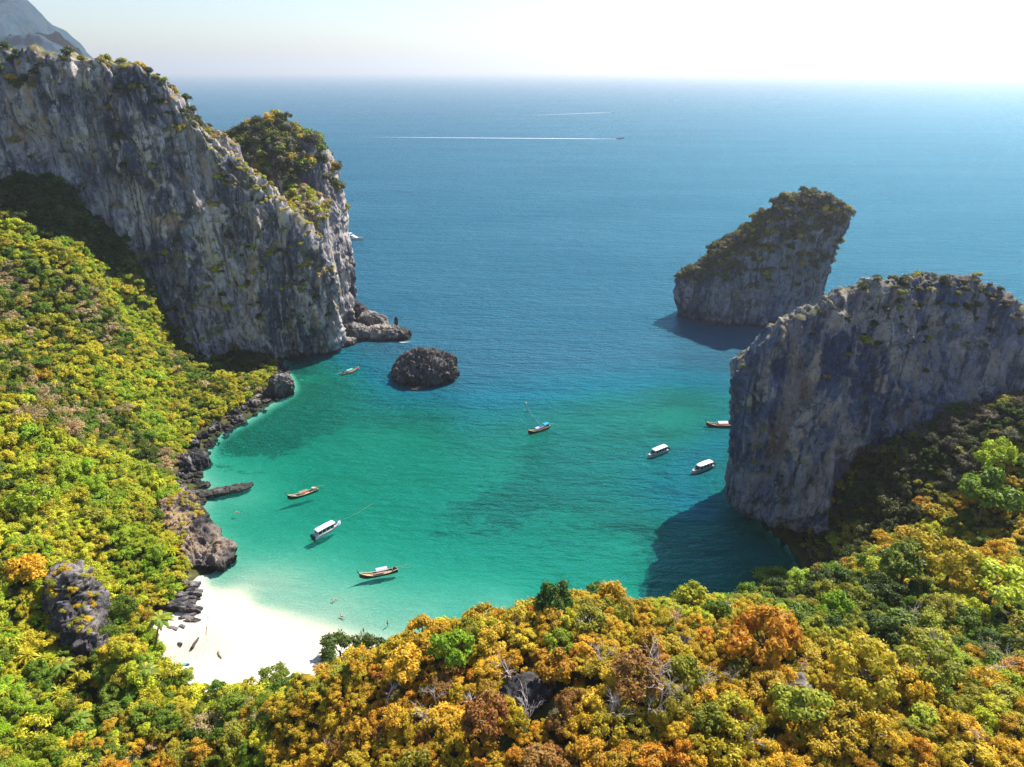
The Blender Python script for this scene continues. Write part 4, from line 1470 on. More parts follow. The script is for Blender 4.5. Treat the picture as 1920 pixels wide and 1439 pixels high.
# dead trees
DEAD = {}
for k, (u, v, s, lab) in enumerate([
        (952, 1268, 3.4, 'pale bare dead tree at the upper rim of the black gully'), (1215, 1262, 4.2, 'wide spray of pale dead branches above the rust coloured tree'), (1245, 1318, 4.0, 'pale dead tree beside the rust coloured tree'),
        (1128, 1238, 2.6, 'small pale dead tree between golden crowns under the crest'), (1355, 1140, 2.6, 'pale twiggy dead bush just below the crest'), (1465, 1318, 3.0, 'dead tree with curved branches by the grey rock outcrop'),
        (1700, 1165, 3.2, 'leaning pale dead tree on the right part of the near hill'), (1760, 1215, 3.2, 'forked pale dead branches left of the whitish pair'), (1850, 1232, 3.4, 'whitish dead tree, left of a pair on the right slope'),
        (1890, 1250, 3.0, 'whitish dead tree, right of a pair on the right slope'), (725, 1310, 3.0, 'pale dead branches lying among golden trees above the sand'), (985, 1345, 3.2, 'grey dead thicket inside the black gully'),
        (1150, 1345, 3.0, 'grey dead tree rising between olive crowns low on the near hill'), (890, 1320, 2.8, 'grey dead tree left of the black gully'), (1322, 1290, 2.6, 'slim grey dead tree under the wide orange tree'),
        (1670, 1050, 2.6, 'pale dead bush at the edge of the shaded scrub')]):
    p = hit(u, v, 3.0)
    r = link('dead_tree', None, None, tuple(p))
    r.rotation_euler = (0, 0, k * 1.3)
    b = link('branches', BARE[k % 3], r, (0, 0, 3.1))
    b.scale = (s * 0.9, s * 0.9, s * 0.75)
    tag(r, lab, 'tree')


for k in range(26):
    for _ in range(40):
        u, v = random.uniform(560, 1900), random.uniform(1130, 1420)
        p = hit(u, v, 2.5)
        if 55 < p[1] < 115 and beach_sd(p[:1], p[1:2])[0] < -5:
            break
    nm = min(MARKS, key=lambda t: (t[0] - u) ** 2 + (t[1] - v) ** 2)
    side = ('right of' if u > nm[0] else 'left of') if abs(u - nm[0]) > abs(v - nm[1]) else ('below' if v > nm[1] else 'above')
    r = link('dead_tree', None, None, tuple(p))
    r.rotation_euler = (0, 0, random.uniform(0, 6.28))
    b = link('branches', BARE[k % 3], r, (0, 0, random.uniform(2.0, 3.0)))
    q = random.uniform(1.6, 2.8)
    b.scale = (q, q * random.uniform(0.7, 1.2), q * random.uniform(0.6, 0.9))
    DEAD.setdefault((side, nm[2]), []).append((math.hypot(u - nm[0], v - nm[1]), r))
for (side, nm), L in DEAD.items():
    L.sort(key=lambda t: t[0])
    for q, (_, r) in enumerate(L):
        tag(r, f'{ORD[q] if q else ""}{"nearest " if len(L) > 1 else ""}bare twiggy dead tree {side} {nm}', 'tree', 'dead trees of the near hill')


# palms
def palm(base, top, label, n=15, fl=3.4, scale=1.0):
    root = link('palm_tree', None, None, tuple(base))
    d = Vector(top) - Vector(base)
    mb = MB()
    mb.tube([(0, 0, -0.5), d * 0.3 + Vector((0.3, 0, 0)), d * 0.65 + Vector((0.25, 0, 0)), d], [0.26 * scale, 0.2 * scale, 0.17 * scale, 0.14 * scale], 7)
    mb.build('trunk', M['bark'], root)
    g = random.Random(int(base[0] * 7) + n)
    for i in range(n):
        az = i * 2.4 + g.uniform(-0.2, 0.2)
        el = g.uniform(0.0, 1.0)
        h = Vector((math.cos(az), math.sin(az), 0))
        w = Vector((-math.sin(az), math.cos(az), 0))
        V, F = [], []
        p = Vector(d)
        m = 7
        for j in range(m):
            t = j / (m - 1)
            q = d + h * fl * (t * math.cos(el * 0.8)) + Vector((0, 0, fl * (t * math.sin(el) - 0.75 * t * t)))
            ww = fl * 0.20 * (math.sin(math.pi * min(1, 0.12 + t * 0.86)) + 0.05)
            V += [q - w * ww + Vector((0, 0, -ww * 0.45)), q, q + w * ww + Vector((0, 0, -ww * 0.45))]
        for j in range(m - 1):
            a = j * 3
            F += [(a, a + 1, a + 4, a + 3), (a + 1, a + 2, a + 5, a + 4)]
        f = MB().add(V, F).build('frond', M['leaf'], root)
        f['leaf'] = list(jitter(LEAF['mid green' if i % 3 else 'olive']))
    return tag(root, label, 'palm tree')


b = on_z(287, 1222, 2.5); t = at(298, 1158, b[1] - 1.0)
palm(b, t, 'tall coconut palm with a slim leaning trunk at the edge of the sand')
for u, v, lab in ((140, 1352, 'short palm with drooping fronds in the hollow behind the beach'), (112, 1250, 'short palm in the green hollow under the dark crag'), (268, 1260, 'short spreading palm among brown brush behind the beach')):
    p = hit(u, v, 4.0)
    palm(p, p + (0.4, 0.2, 4.2), lab, 13, 2.8, 0.8)

# ------------------------------------------------------------------ boats
M['white_paint'] = simple('white_gelcoat', (0.80, 0.80, 0.80), 0.25, 0.5, 0.03, 1)
M['cream'] = simple('cream_wood', (0.62, 0.47, 0.32), 0.6, 0.3, 0.2, 2)
M['plank'] = simple('deck_wood', (0.40, 0.26, 0.15), 0.7, 0.2, 0.3, 3)
M['dark_wood'] = simple('dark_wood', (0.055, 0.035, 0.025), 0.6, 0.3, 0.3, 3)
M['red_wood'] = simple('red_brown_wood', (0.22, 0.075, 0.04), 0.6, 0.3, 0.3, 3)
M['glass'] = simple('tinted_glass', (0.02, 0.025, 0.03), 0.08, 0.6, 0.1, 1)
M['black'] = simple('black_plastic', (0.015, 0.015, 0.017), 0.4, 0.4, 0.2, 2)
M['blue_pad'] = simple('blue_cushion', (0.02, 0.09, 0.26), 0.7, 0.2, 0.1, 3)
M['rope'] = simple('rope', (0.28, 0.27, 0.22), 0.9, 0.1, 0.2, 5)
M['metal'] = simple('weathered_metal', (0.30, 0.28, 0.25), 0.5, 0.4, 0.2, 3)


def cloth(name, col):
    if name not in M:
        M[name] = simple(name, col, 0.8, 0.2, 0.12, 1.5)
    return M[name]


def hull_rings(L, beam, stern=0.45, n=15, rake=0.0, bow=1.3, free=0.55, draft=0.4, stern_rise=0.3, inset=0.0, bottom=None):
    rings = []
    for i in range(n):
        t = i / (n - 1)                                   # 0 stern .. 1 bow
        b = beam / 2 * (stern + (1 - stern) * math.sin(min(1, t / 0.5) * math.pi / 2)) if t < 0.5 else beam / 2 * math.cos((t - 0.5) * math.pi) ** 0.75
        b = max(b - inset, 0.015)
        sheer = free + bow * max(0, (t - 0.55) / 0.45) ** 2.2 + stern_rise * max(0, (0.3 - t) / 0.3) ** 1.6
        x = (t - 0.5) * L + rake * max(0, (t - 0.8) / 0.2)
        if bottom is not None:
            z0 = bottom
            rings.append([(x, -b, z0), (x, b, z0)])
        else:
            kz = -draft + (draft * 0.9 + bow * 0.55) * max(0, (t - 0.8) / 0.2) ** 2
            rings.append([(x, -b, sheer), (x, -b * 0.88, sheer * 0.25 + kz * 0.3), (x, -b * 0.45, kz * 0.85), (x, 0, kz), (x, b * 0.45, kz * 0.85), (x, b * 0.88, sheer * 0.25 + kz * 0.3), (x, b, sheer)])
    return rings


def longtail(loc, head, L, label, hull, canopies, extra=None, shaft=3.2, rail='cream', deck='plank', lift=0.35):
    root = link('longtail_boat', None, None, tuple(loc))
    root.rotation_euler = (0, 0, head)
    beam = L * 0.175
    rs = hull_rings(L, beam, 0.5, 17, 0.25, 1.25, 0.62, 0.35, 0.35)
    MB().loft(rs).build('hull', M[hull], root, True)
    # rub rail along both sides
    rail_mb = MB()
    for s in (0, 6):
        rail_mb.tube([Vector(r[s]) + Vector((0, 0, 0.03)) for r in rs], 0.09, 5)
    rail_mb.build('gunwale', M[rail], root, True)
    dk = MB()
    fr = [[(r[0][0], r[0][1] * 0.93, max(0.30, r[0][2] - 0.22) if (i > 11) else 0.34), (r[0][0], r[6][1] * 0.93, max(0.30, r[6][2] - 0.22) if i > 11 else 0.34)] for i, r in enumerate(rs)]
    V = [p for r in fr for p in r]
    F = [(2 * i, 2 * i + 1, 2 * i + 3, 2 * i + 2) for i in range(len(fr) - 1)]
    dk.add(V, F).build('deck', M[deck], root)
    for t in (0.16, 0.70, 0.80):
        i = int(t * 16)
        p = rs[i]
        MB().box((p[0][0] - 0.15, p[0][1] * 0.95, 0.5), (p[0][0] + 0.15, p[6][1] * 0.95, 0.58)).build('thwart', M[deck], root)
    # upswept prow post
    tip = Vector(rs[-1][0])
    MB().tube([(tip.x - 0.5, 0, tip.z - 0.75), (tip.x, 0, tip.z - 0.1), (tip.x + 0.35, 0, tip.z + 0.55), (tip.x + 0.42, 0, tip.z + 1.15)], [0.16, 0.15, 0.11, 0.07], 6).build('prow_post', M['dark_wood'], root, True)
    for x0, x1, w, z, mat in canopies:
        a, b = x0 * L, x1 * L
        hw = w * beam / 2
        rr = []
        for k in range(2):
            x = (a, b)[k]
            rr.append([(x, -hw, z), (x, -hw * 0.55, z + 0.16), (x, 0, z + 0.22), (x, hw * 0.55, z + 0.16), (x, hw, z), (x, hw, z - 0.07), (x, 0, z + 0.13), (x, -hw, z - 0.07)])
        cn = MB().loft(rr, True).build('canopy', mat, root)
        for x in (a + 0.12, b - 0.12):
            for y in (-hw * 0.9, hw * 0.9):
                MB().tube([(x, y, 0.35), (x, y, z - 0.03)], 0.045, 5).build('post', M['dark_wood'], root)
    xs = -0.5 * L
    if shaft:
        MB().box((xs + 0.35, -0.3, 0.85), (xs + 1.25, 0.3, 1.4), 0.1).build('engine', M['black'], root)
        MB().tube([(xs + 0.5, 0, 1.15), (xs - shaft * 0.5, 0, 1.0 + lift), (xs - shaft, 0, 0.9 + lift)], [0.07, 0.05, 0.04], 5).build('tail_shaft', M['metal'], root)
        MB().tube([(xs + 1.2, 0, 1.2), (xs + 2.2, 0.1, 1.45)], 0.04, 5).build('tiller', M['metal'], root)
        MB().tube([(xs + 0.9, 0.35, 0.5), (xs + 0.9, 0.35, 2.0)], 0.05, 5).build('stern_pole', M['dark_wood'], root)
    if extra:
        extra(root, L, beam)
    return tag(root, label, 'boat', 'boats moored in the bay')


def speedboat(loc, head, L, label, rounded=True, pad=None, engines=3):
    root = link('speedboat', None, None, tuple(loc))
    root.rotation_euler = (0, 0, head)
    beam = L * 0.27
    rs = hull_rings(L, beam, 0.86, 17, 0.3, 0.55, 0.95, 0.4, 0.0)
    MB().loft(rs).build('hull', M['white_paint'], root, True)
    V = [p for r in rs for p in ((r[0][0], r[0][1] * 0.97, r[0][2] - 0.02), (r[0][0], r[6][1] * 0.97, r[6][2] - 0.02))]
    MB().add(V, [(2 * i, 2 * i + 1, 2 * i + 3, 2 * i + 2) for i in range(len(rs) - 1)]).build('deck', cloth('pale_deck', (0.62, 0.62, 0.6)), root)
    st = MB()
    for s in (0, 6):
        st.tube([Vector(r[s]) for r in rs], 0.06, 5)
    st.build('rub_rail', M['metal'], root, True)
    for s in (-1, 1):
        V = []
        for r in rs[1:15]:
            y = r[6 if s > 0 else 0][1]
            z = r[0][2]
            V += [(r[0][0], y * 0.985 + s * 0.035, z - 0.30), (r[0][0], y * 0.955 + s * 0.035, z - 0.48)]
        MB().add(V, [(2 * i, 2 * i + 1, 2 * i + 3, 2 * i + 2) for i in range(13)]).build('hull_stripe', cloth('stripe_grey', (0.25, 0.25, 0.28)), root)
    a, b = -0.40 * L, 0.20 * L
    hw = beam * 0.44
    zt = 2.35
    # cabin sides with dark windows
    cab = MB()
    rings = []
    for x, w, z1 in ((a, hw * 0.98, 0.9), (b, hw * 0.9, 0.95), (b + 1.1, hw * 0.55, 1.0)):
        rings.append([(x, -w, 0.9), (x, -w, z1 + 0.32), (x, w, z1 + 0.32), (x, w, 0.9)])
    cab.loft(rings, True).build('cabin', M['white_paint'], root)
    for s in (-1, 1):
        n = 4
        for i in range(n):
            x0 = a + (b - a) * (i + 0.07) / n
            x1 = a + (b - a) * (i + 0.93) / n
            w0, w1 = hw * 0.93, hw * 0.86
            y0, y1 = s * w0, s * w1
            MB().add([(x0, y0, 1.24), (x1, y0, 1.24), (x1, y1, 2.22), (x0, y1, 2.22), (x0, y0 - s * .05, 1.24), (x1, y0 - s * .05, 1.24), (x1, y1 - s * .05, 2.22), (x0, y1 - s * .05, 2.22)],
                     [(0, 1, 2, 3), (7, 6, 5, 4), (0, 4, 5, 1), (3, 2, 6, 7), (0, 3, 7, 4), (1, 5, 6, 2)]).build('window', M['glass'], root)
        for i in range(n + 1):
            x = a + (b - a) * i / n
            MB().tube([(x, s * hw * 0.93, 1.22), (x, s * hw * 0.86, zt - 0.04)], 0.06, 5).build('roof_post', M['white_paint'], root)
    MB().add([(b + 1.0, -hw * 0.55, 1.3), (b + 1.0, hw * 0.55, 1.3), (b + 0.1, hw * 0.8, 2.25), (b + 0.1, -hw * 0.8, 2.25), (b + 0.94, -hw * 0.55, 1.3), (b + 0.94, hw * 0.55, 1.3), (b + 0.04, hw * 0.8, 2.25), (b + 0.04, -hw * 0.8, 2.25)],
             [(0, 1, 2, 3), (7, 6, 5, 4), (0, 4, 5, 1), (3, 2, 6, 7), (0, 3, 7, 4), (1, 5, 6, 2)]).build('windscreen', M['glass'], root)
    rr = []
    m = 11
    for k in range(m):
        t = k / (m - 1)
        x = a - 0.25 + (b - a + 0.8) * t
        w = hw * (1.0 if t < 0.7 else 1.0 - (0.45 if rounded else 0.12) * ((t - 0.7) / 0.3) ** 2)
        z = zt + 0.10 * math.sin(math.pi * min(1, t * 1.05 + 0.05))
        rr.append([(x, -w, z - 0.09), (x, -w, z), (x, -w * 0.6, z + 0.13), (x, 0, z + 0.17), (x, w * 0.6, z + 0.13), (x, w, z), (x, w, z - 0.09)])
    MB().loft(rr, True).build('roof', M['white_paint'], root, True)
    if pad:
        MB().loft([[(0.30 * L, -hw * 0.5, 1.18), (0.30 * L, hw * 0.5, 1.18), (0.30 * L, hw * 0.5, 1.32), (0.30 * L, -hw * 0.5, 1.32)],
                   [(0.42 * L, -hw * 0.25, 1.40), (0.42 * L, hw * 0.25, 1.40), (0.42 * L, hw * 0.25, 1.55), (0.42 * L, -hw * 0.25, 1.55)]], True).build('foredeck_cushion', pad, root)
    else:
        MB().box((0.33 * L, -0.35, 1.2), (0.39 * L, 0.35, 1.42), 0.05).build('hatch', M['glass'], root)
    MB().tube([(0.22 * L, -hw * 0.75, 1.2), (0.40 * L, -hw * 0.42, 1.75), (0.52 * L, 0, 2.0), (0.40 * L, hw * 0.42, 1.75), (0.22 * L, hw * 0.75, 1.2)], 0.03, 5).build('bow_rail', M['metal'], root)
    for i in range(engines):
        y = (i - (engines - 1) / 2) * beam * 0.26
        e = MB()
        x = -0.5 * L
        e.box((x - 0.75, y - 0.24, 0.75), (x - 0.1, y + 0.24, 1.5), 0.1)
        e.box((x - 0.5, y - 0.12, -0.3), (x - 0.25, y + 0.12, 0.78))
        e.build('outboard_motor', M['black'], root)
    return tag(root, label, 'speedboat', 'boats moored in the bay')


def heading(u0, v0, u1, v1):
    """from stern picture point to bow picture point, on the water"""
    a, b = on_z(u0, v0), on_z(u1, v1)
    d = b - a
    return (a + b) / 2, math.atan2(d[1], d[0]), float(np.hypot(d[0], d[1]))


def rope(pts, label, r=0.025):
    mb = MB().tube(pts, r, 5)
    tag(mb.build('mooring_rope', M['rope'], None, True), label, 'rope')


p, h, L = heading(746, 1071, 676, 1086)
longtail(p, h, L, 'wooden longtail boat nearest the beach under a pale grey canopy', 'dark_wood', [(-0.22, 0.08, 0.92, 1.75, cloth('grey_canvas', (0.42, 0.40, 0.45)))])
q = on_z(775, 1062)
e = p - np.array((math.cos(h), math.sin(h), 0)) * (L / 2 + 0.2)
rope([(e[0], e[1], 0.7), tuple((e + q) / 2 + (0, 0, 0.25)), tuple(q + (0, 0, 0.08))], 'thin rope running from the stern of the boat nearest the beach')

p, h, L = heading(596, 920, 541, 938)
def heap(root, L, beam):
    g = random.Random(3)
    for i in range(5):
        x, y = -0.36 * L + g.uniform(-0.5, 0.5), g.uniform(-0.4, 0.4)
        MB().loft([[(x - 0.5, y - 0.45, 0.6), (x + 0.5, y - 0.4, 0.6), (x + 0.5, y + 0.4, 0.6), (x - 0.5, y + 0.45, 0.6)], [(x - 0.3, y - 0.25, 1.5), (x + 0.35, y - 0.2, 1.45), (x + 0.25, y + 0.3, 1.4), (x - 0.3, y + 0.2, 1.55)]], True).build('bundle', M['cream'], root)
longtail(p, h, L, 'weathered tan longtail boat beside the low reef on the left', 'dark_wood', [(-0.16, 0.14, 0.8, 1.35, cloth('brown_board', (0.30, 0.20, 0.14)))], heap, 2.2)

p, h, L = heading(641, 704, 673, 694)
longtail(p, h, L, 'small longtail boat with a turquoise canopy below the cliff prow', 'plank', [(-0.22, 0.12, 0.9, 1.5, cloth('turquoise_canvas', (0.12, 0.42, 0.40)))], None, 2.6)

p, h, L = heading(1030, 802, 991, 815)
longtail(p, h, L, 'longtail boat with two blue canopies in the middle of the bay', 'dark_wood', [(-0.18, 0.17, 0.86, 1.55, cloth('pale_blue_canvas', (0.33, 0.45, 0.68))), (-0.42, -0.20, 0.9, 2.1, cloth('sky_blue_canvas', (0.02, 0.30, 0.55)))],
         lambda root, L, beam: MB().box((-0.14 * L, -0.45, 1.79), (0.0 * L, 0.5, 1.88)).build('folded_tarp', M['blue_pad'], root) and MB().box((0.19 * L, -0.5, 0.5), (0.28 * L, 0.5, 0.85), 0.1).build('crate', M['red_wood'], root), 1.6)
q = on_z(986, 757)
rope([(p[0] + 1.2, p[1] + 1.0, 1.2), tuple((p + q) / 2 + (0, 0, 0.25)), tuple(q + (0, 0, 0.1))], 'pale rope stretching from the boat with blue canopies to its float', 0.035)
MB_f = MB().tube([(0, 0, -0.3), (0, 0, 0.25), (0, 0, 0.55)], [0.35, 0.42, 0.2], 8).build('mooring_float', M['cream'])
MB_f.location = tuple(q)
tag(MB_f, 'small pale float at the end of the long rope', 'float')

p, h, L = heading(1384, 799, 1328, 800)
longtail(p, h, 12.5, 'reddish longtail boat with white canopies half hidden by the right cliff', 'red_wood', [(-0.12, 0.16, 0.9, 1.6, cloth('white_canvas', (0.72, 0.72, 0.70))), (-0.36, -0.17, 0.9, 2.2, cloth('white_canvas', (0.72, 0.72, 0.70)))], None, 2.0, 'cream', 'red_wood')

p, h, L = heading(1249, 846, 1216, 859)
speedboat(p, h, L * 1.04, 'white covered speedboat with a square flat roof, farther from the cliff', False)
p, h, L = heading(1334, 875, 1298, 889)
speedboat(p, h, L * 1.04, 'white speedboat with a rounded roof closest to the right cliff', True)
q = on_z(1370, 890)
e = p - np.array((math.cos(h), math.sin(h), 0)) * L * 0.5
rope([(e[0], e[1], 0.9), tuple((e + q) / 2 + (0, 0, 0.2)), tuple(q + (0, 0, 0.05))], 'thin rope from the stern of the rounded roof speedboat to the cliff')
p, h, L = heading(590, 1011, 637, 985)
speedboat(p, h, L * 1.02, 'white speedboat with a blue foredeck cushion moored off the beach', False, M['blue_pad'])
q = on_z(700, 944)
e = p + np.array((math.cos(h), math.sin(h), 0)) * L * 0.5
rope([(e[0], e[1], 1.3), tuple((e + q) / 2 + (0, 0, 0.2)), tuple(q + (0, 0, 0.05))], 'long mooring rope from the bow of the speedboat with the blue cushion')

# motor yacht beyond the headland
p = on_z(661, 449)
yr = link('motor_yacht', None, None, tuple(p))
yr.rotation_euler = (0, 0, -0.25)
rs = hull_rings(18, 4.8, 0.85, 17, 0.6, 0.9, 1.6, 0.6, 0.0)
MB().loft(rs).build('hull', M['white_paint'], yr, True)
MB().loft([[(-7, -2, 1.5), (-7, 2, 1.5), (-7, 1.9, 3.2), (-7, -1.9, 3.2)], [(1.5, -1.9, 1.5), (1.5, 1.9, 1.5), (0.3, 1.7, 3.2), (0.3, -1.7, 3.2)], [(4.5, -1, 1.6), (4.5, 1, 1.6), (3.6, 0.8, 1.9), (3.6, -0.8, 1.9)]], True).build('cabin', M['white_paint'], yr)
for s in (-1, 1):
    MB().box((-5, s * 2.0 - 0.04, 2.1), (1.2, s * 2.0 + 0.04, 2.6)).build('window', M['glass'], yr)
MB().box((-5.5, -1.5, 4.6), (-0.5, 1.5, 4.75), 0.05).build('flybridge_roof', M['white_paint'], yr)
for x in (-5.2, -0.8):
    for y in (-1.3, 1.3):
        MB().tube([(x, y, 3.2), (x, y, 4.62)], 0.06, 5).build('post', M['metal'], yr)
MB().box((-1.2, -1.2, 3.2), (-0.6, 1.2, 3.8), 0.05).build('flybridge_console', M['glass'], yr)
tag(yr, 'white motor yacht with a flybridge half hidden behind the headland', 'yacht')


# speeding boats far out, each with its foam wake
def foam_material():
    k = NT('foam')
    a = k.n('Attribute', attribute_type='GEOMETRY', attribute_name='foam').outputs['Fac']
    n = k.noise(k.pos((0.35, 0.35, 0.35)), 1, 5, 0.65)
    f = k.maprange(k.math('ADD', a, k.math('MULTIPLY', k.math('SUBTRACT', n, 0.5), 0.9)), 0.25, 0.75)
    d = k.n('BsdfDiffuse', ins={'Color': (0.82, 0.84, 0.85, 1)})
    t = k.n('BsdfTransparent')
    m = k.n('MixShader', ins={0: f, 1: t.outputs[0], 2: d.outputs[0]})
    return k.done(m.outputs[0])


M['foam'] = foam_material()


def foam_strip(name, pts, widths, strength, label, z=0.03):
    pts = [Vector(p) for p in pts]
    V, F, A = [], [], []
    for i, p in enumerate(pts):
        d = (pts[min(i + 1, len(pts) - 1)] - pts[max(i - 1, 0)]).normalized()
        w = Vector((-d.y, d.x, 0)) * widths[i]
        V += [p + w + Vector((0, 0, z)), p + w * 0.4 + Vector((0, 0, z)), p - w * 0.4 + Vector((0, 0, z)), p - w + Vector((0, 0, z))]
        A += [0, strength[i], strength[i], 0]
    for i in range(len(pts) - 1):
        for k in range(3):
            F.append((4 * i + k, 4 * i + k + 1, 4 * i + k + 5, 4 * i + k + 4))
    o = MB().add(V, F).build(name, M['foam'])
    a = o.data.attributes.new('foam', 'FLOAT', 'POINT')
    a.data.foreach_set('value', np.array(A, np.float32))
    return tag(o, label, kind='stuff')


def runner(u, v, tail, L, label, wlabel, col):
    p = on_z(u, v); q = on_z(*tail)
    d = (p - q); h = math.atan2(d[1], d[0])
    r = link('speedboat', None, None, tuple(p + (0, 0, 0.5)))
    r.rotation_euler = (0, -0.06, h)
    rs = hull_rings(L, L * 0.28, 0.85, 13, 0.4, 0.8, 1.2, 0.4, 0.0)
    MB().loft(rs).build('hull', col, r, True)
    MB().box((-0.35 * L, -L * 0.1, 1.0), (0.12 * L, L * 0.1, 2.6), 0.3).build('cabin', M['white_paint'] if col is not M['white_paint'] else M['glass'], r)
    MB().box((-0.4 * L, -L * 0.12, 2.62), (0.15 * L, L * 0.12, 2.8), 0.1).build('roof', col, r)
    tag(r, label, 'speedboat')
    n = 40
    pts = [p + (q - p) * (i / (n - 1)) - np.array((math.cos(h), math.sin(h), 0)) * L * 0.4 for i in range(n)]
    wd = [1.2 + 3.6 * min(1, i / 6) * (1 - 0.45 * i / n) for i in range(n)]
    st = [0.95 * (1 - (i / (n - 1)) ** 1.3) ** 0.6 + 0.02 for i in range(n)]
    foam_strip('wake', pts, wd, st, wlabel, 0.05)


runner(1163, 261, (610, 257), 14, 'dark blue speedboat running at the head of the longer wake', 'long straight white wake on the open sea', M['blue_pad'])
runner(1149, 211, (960, 218), 16, 'white speedboat running at the head of the short far wake', 'short faint white wake far out near the horizon', M['white_paint'])
# swell breaking in the dark cove
c = on_z(1482, 1078)
foam_strip('foam', [tuple(c + (-3.2, 0.6, 0)), tuple(c + (-1.5, 0.2, 0)), tuple(c + (0.5, 0, 0)), tuple(c + (3.2, 0.3, 0))], [0.6, 1.4, 1.6, 0.7], [0.4, 0.9, 0.8, 0.4], 'patch of broken white foam in the dark cove')
c = on_z(757, 641)
foam_strip('foam', [tuple(c + (-4, -0.6, 0)), tuple(c + (0, -0.9, 0)), tuple(c + (4, -0.2, 0))], [0.3, 0.5, 0.3], [0.4, 0.7, 0.4], 'thin line of foam under the tip of the long boulder')

# ------------------------------------------------------------------ people and things on the sand
M['skin'] = simple('skin', (0.42, 0.25, 0.17), 0.6, 0.3, 0.1, 3)
M['dark_cloth'] = simple('dark_swimwear', (0.02, 0.022, 0.035), 0.8, 0.2, 0.1, 3)
M['coral_cloth'] = simple('coral_swimwear', (0.50, 0.16, 0.10), 0.8, 0.2, 0.1, 3)
M['hair'] = simple('dark_hair', (0.02, 0.015, 0.012), 0.6, 0.3, 0.1, 3)


def skin_body(verts, edges, radii):
    me = bpy.data.meshes.new('body')
    me.from_pydata(verts, edges, [])
    o = bpy.data.objects.new('body', me)
    COL.objects.link(o)
    o.modifiers.new('s', 'SKIN')
    for i, r in enumerate(radii):
        me.skin_vertices[0].data[i].radius = (r, r)
        me.skin_vertices[0].data[i].use_root = i == 0
    sb = o.modifiers.new('b', 'SUBSURF'); sb.levels = 1; sb.render_levels = 1
    dg = bpy.context.evaluated_depsgraph_get()
    out = bpy.data.meshes.new_from_object(o.evaluated_get(dg))
    bpy.data.objects.remove(o)
    out.materials.clear()
    out.materials.append(M['skin'])
    out.polygons.foreach_set('use_smooth', np.ones(len(out.polygons), bool))
    return out


E_ = [(0, 1), (1, 2), (2, 3), (3, 4), (2, 5), (5, 6), (6, 7), (2, 8), (8, 9), (9, 10), (0, 11), (11, 12), (12, 13), (13, 14), (0, 15), (15, 16), (16, 17), (17, 18)]
RAD = [0.15, 0.14, 0.15, 0.055, 0.10, 0.06, 0.045, 0.035, 0.06, 0.045, 0.035, 0.09, 0.065, 0.045, 0.035, 0.09, 0.065, 0.045, 0.035]
STAND = [(0, 0, 0.95), (0, 0, 1.18), (0, 0, 1.38), (0, 0, 1.50), (0, 0.02, 1.64), (-0.2, 0, 1.36), (-0.32, 0.05, 1.1), (-0.28, 0.2, 0.9), (0.2, 0, 1.36), (0.32, 0.05, 1.1), (0.28, 0.2, 0.9),
         (-0.1, 0, 0.86), (-0.12, 0.02, 0.48), (-0.12, -0.02, 0.08), (-0.12, 0.16, 0.04), (0.1, 0, 0.86), (0.13, 0.05, 0.48), (0.14, 0.0, 0.08), (0.15, 0.18, 0.04)]
SWIM = [(0, 0, 0), (0, 0.24, 0.03), (0, 0.46, 0.06), (0, 0.58, 0.12), (0, 0.72, 0.18), (-0.2, 0.45, 0.05), (-0.5, 0.6, 0.02), (-0.75, 0.72, -0.02), (0.2, 0.45, 0.05), (0.5, 0.6, 0.02), (0.72, 0.78, -0.02),
        (-0.1, -0.1, 0), (-0.2, -0.5, -0.05), (-0.26, -0.9, -0.08), (-0.28, -1.05, -0.1), (0.1, -0.1, 0), (0.2, -0.48, -0.05), (0.3, -0.85, -0.08), (0.34, -1.0, -0.1)]
BODY = {'stand': skin_body(STAND, E_, RAD), 'swim': skin_body(SWIM, E_, RAD)}


def person(u, v, pose, label, rot, suit, wade=0.4):
    p = on_z(u, v)
    o = link('person', BODY[pose], None, (p[0], p[1], (max(hz(p[0], p[1])[0], -wade)) if pose == 'stand' else 0.04))
    o.rotation_euler = (0, 0, rot)
    if pose == 'stand':
        MB().tube([(0, 0, 0.80), (0, 0, 0.92), (0, 0, 1.02)], [0.19, 0.185, 0.165], 10).build('swimwear', M[suit], o, True)
        MB().tube([(0, -0.01, 1.58), (0, -0.01, 1.68), (0, 0.0, 1.77)], [0.105, 0.12, 0.06], 10).build('hair', M['hair'], o, True)
    else:
        MB().tube([(0, -0.12, 0), (0, 0.0, 0.01), (0, 0.12, 0.02)], [0.16, 0.17, 0.155], 10).build('swimwear', M[suit], o, True)
        MB().tube([(0, 0.66, 0.17), (0, 0.74, 0.22), (0, 0.8, 0.2)], [0.10, 0.12, 0.06], 10).build('hair', M['hair'], o, True)
    return tag(o, label, 'person')


person(682, 1187, 'stand', 'person in dark swimwear wading at the end of the waterline', 0.6, 'dark_cloth')
person(678, 1193, 'stand', 'second person wading beside the one at the end of the waterline', 2.2, 'coral_cloth')
person(727, 1172, 'stand', 'person wading just above the golden trees, past the waterline', 1.0, 'dark_cloth')
person(642, 1157, 'swim', 'swimmer in dark swimwear in the pale shallows', 0.9, 'dark_cloth')
person(628, 1124, 'swim', 'swimmer in coral swimwear between the shallows and the nearest longtail boat', 2.4, 'coral_cloth')
person(445, 961, 'swim', 'lone swimmer off the rocky spur', 1.6, 'coral_cloth')


def sand_pt(u, v, dz=0.0):
    p = on_z(u, v, 2.0)
    return np.array((p[0], p[1], hz(p[0], p[1])[0] + dz))


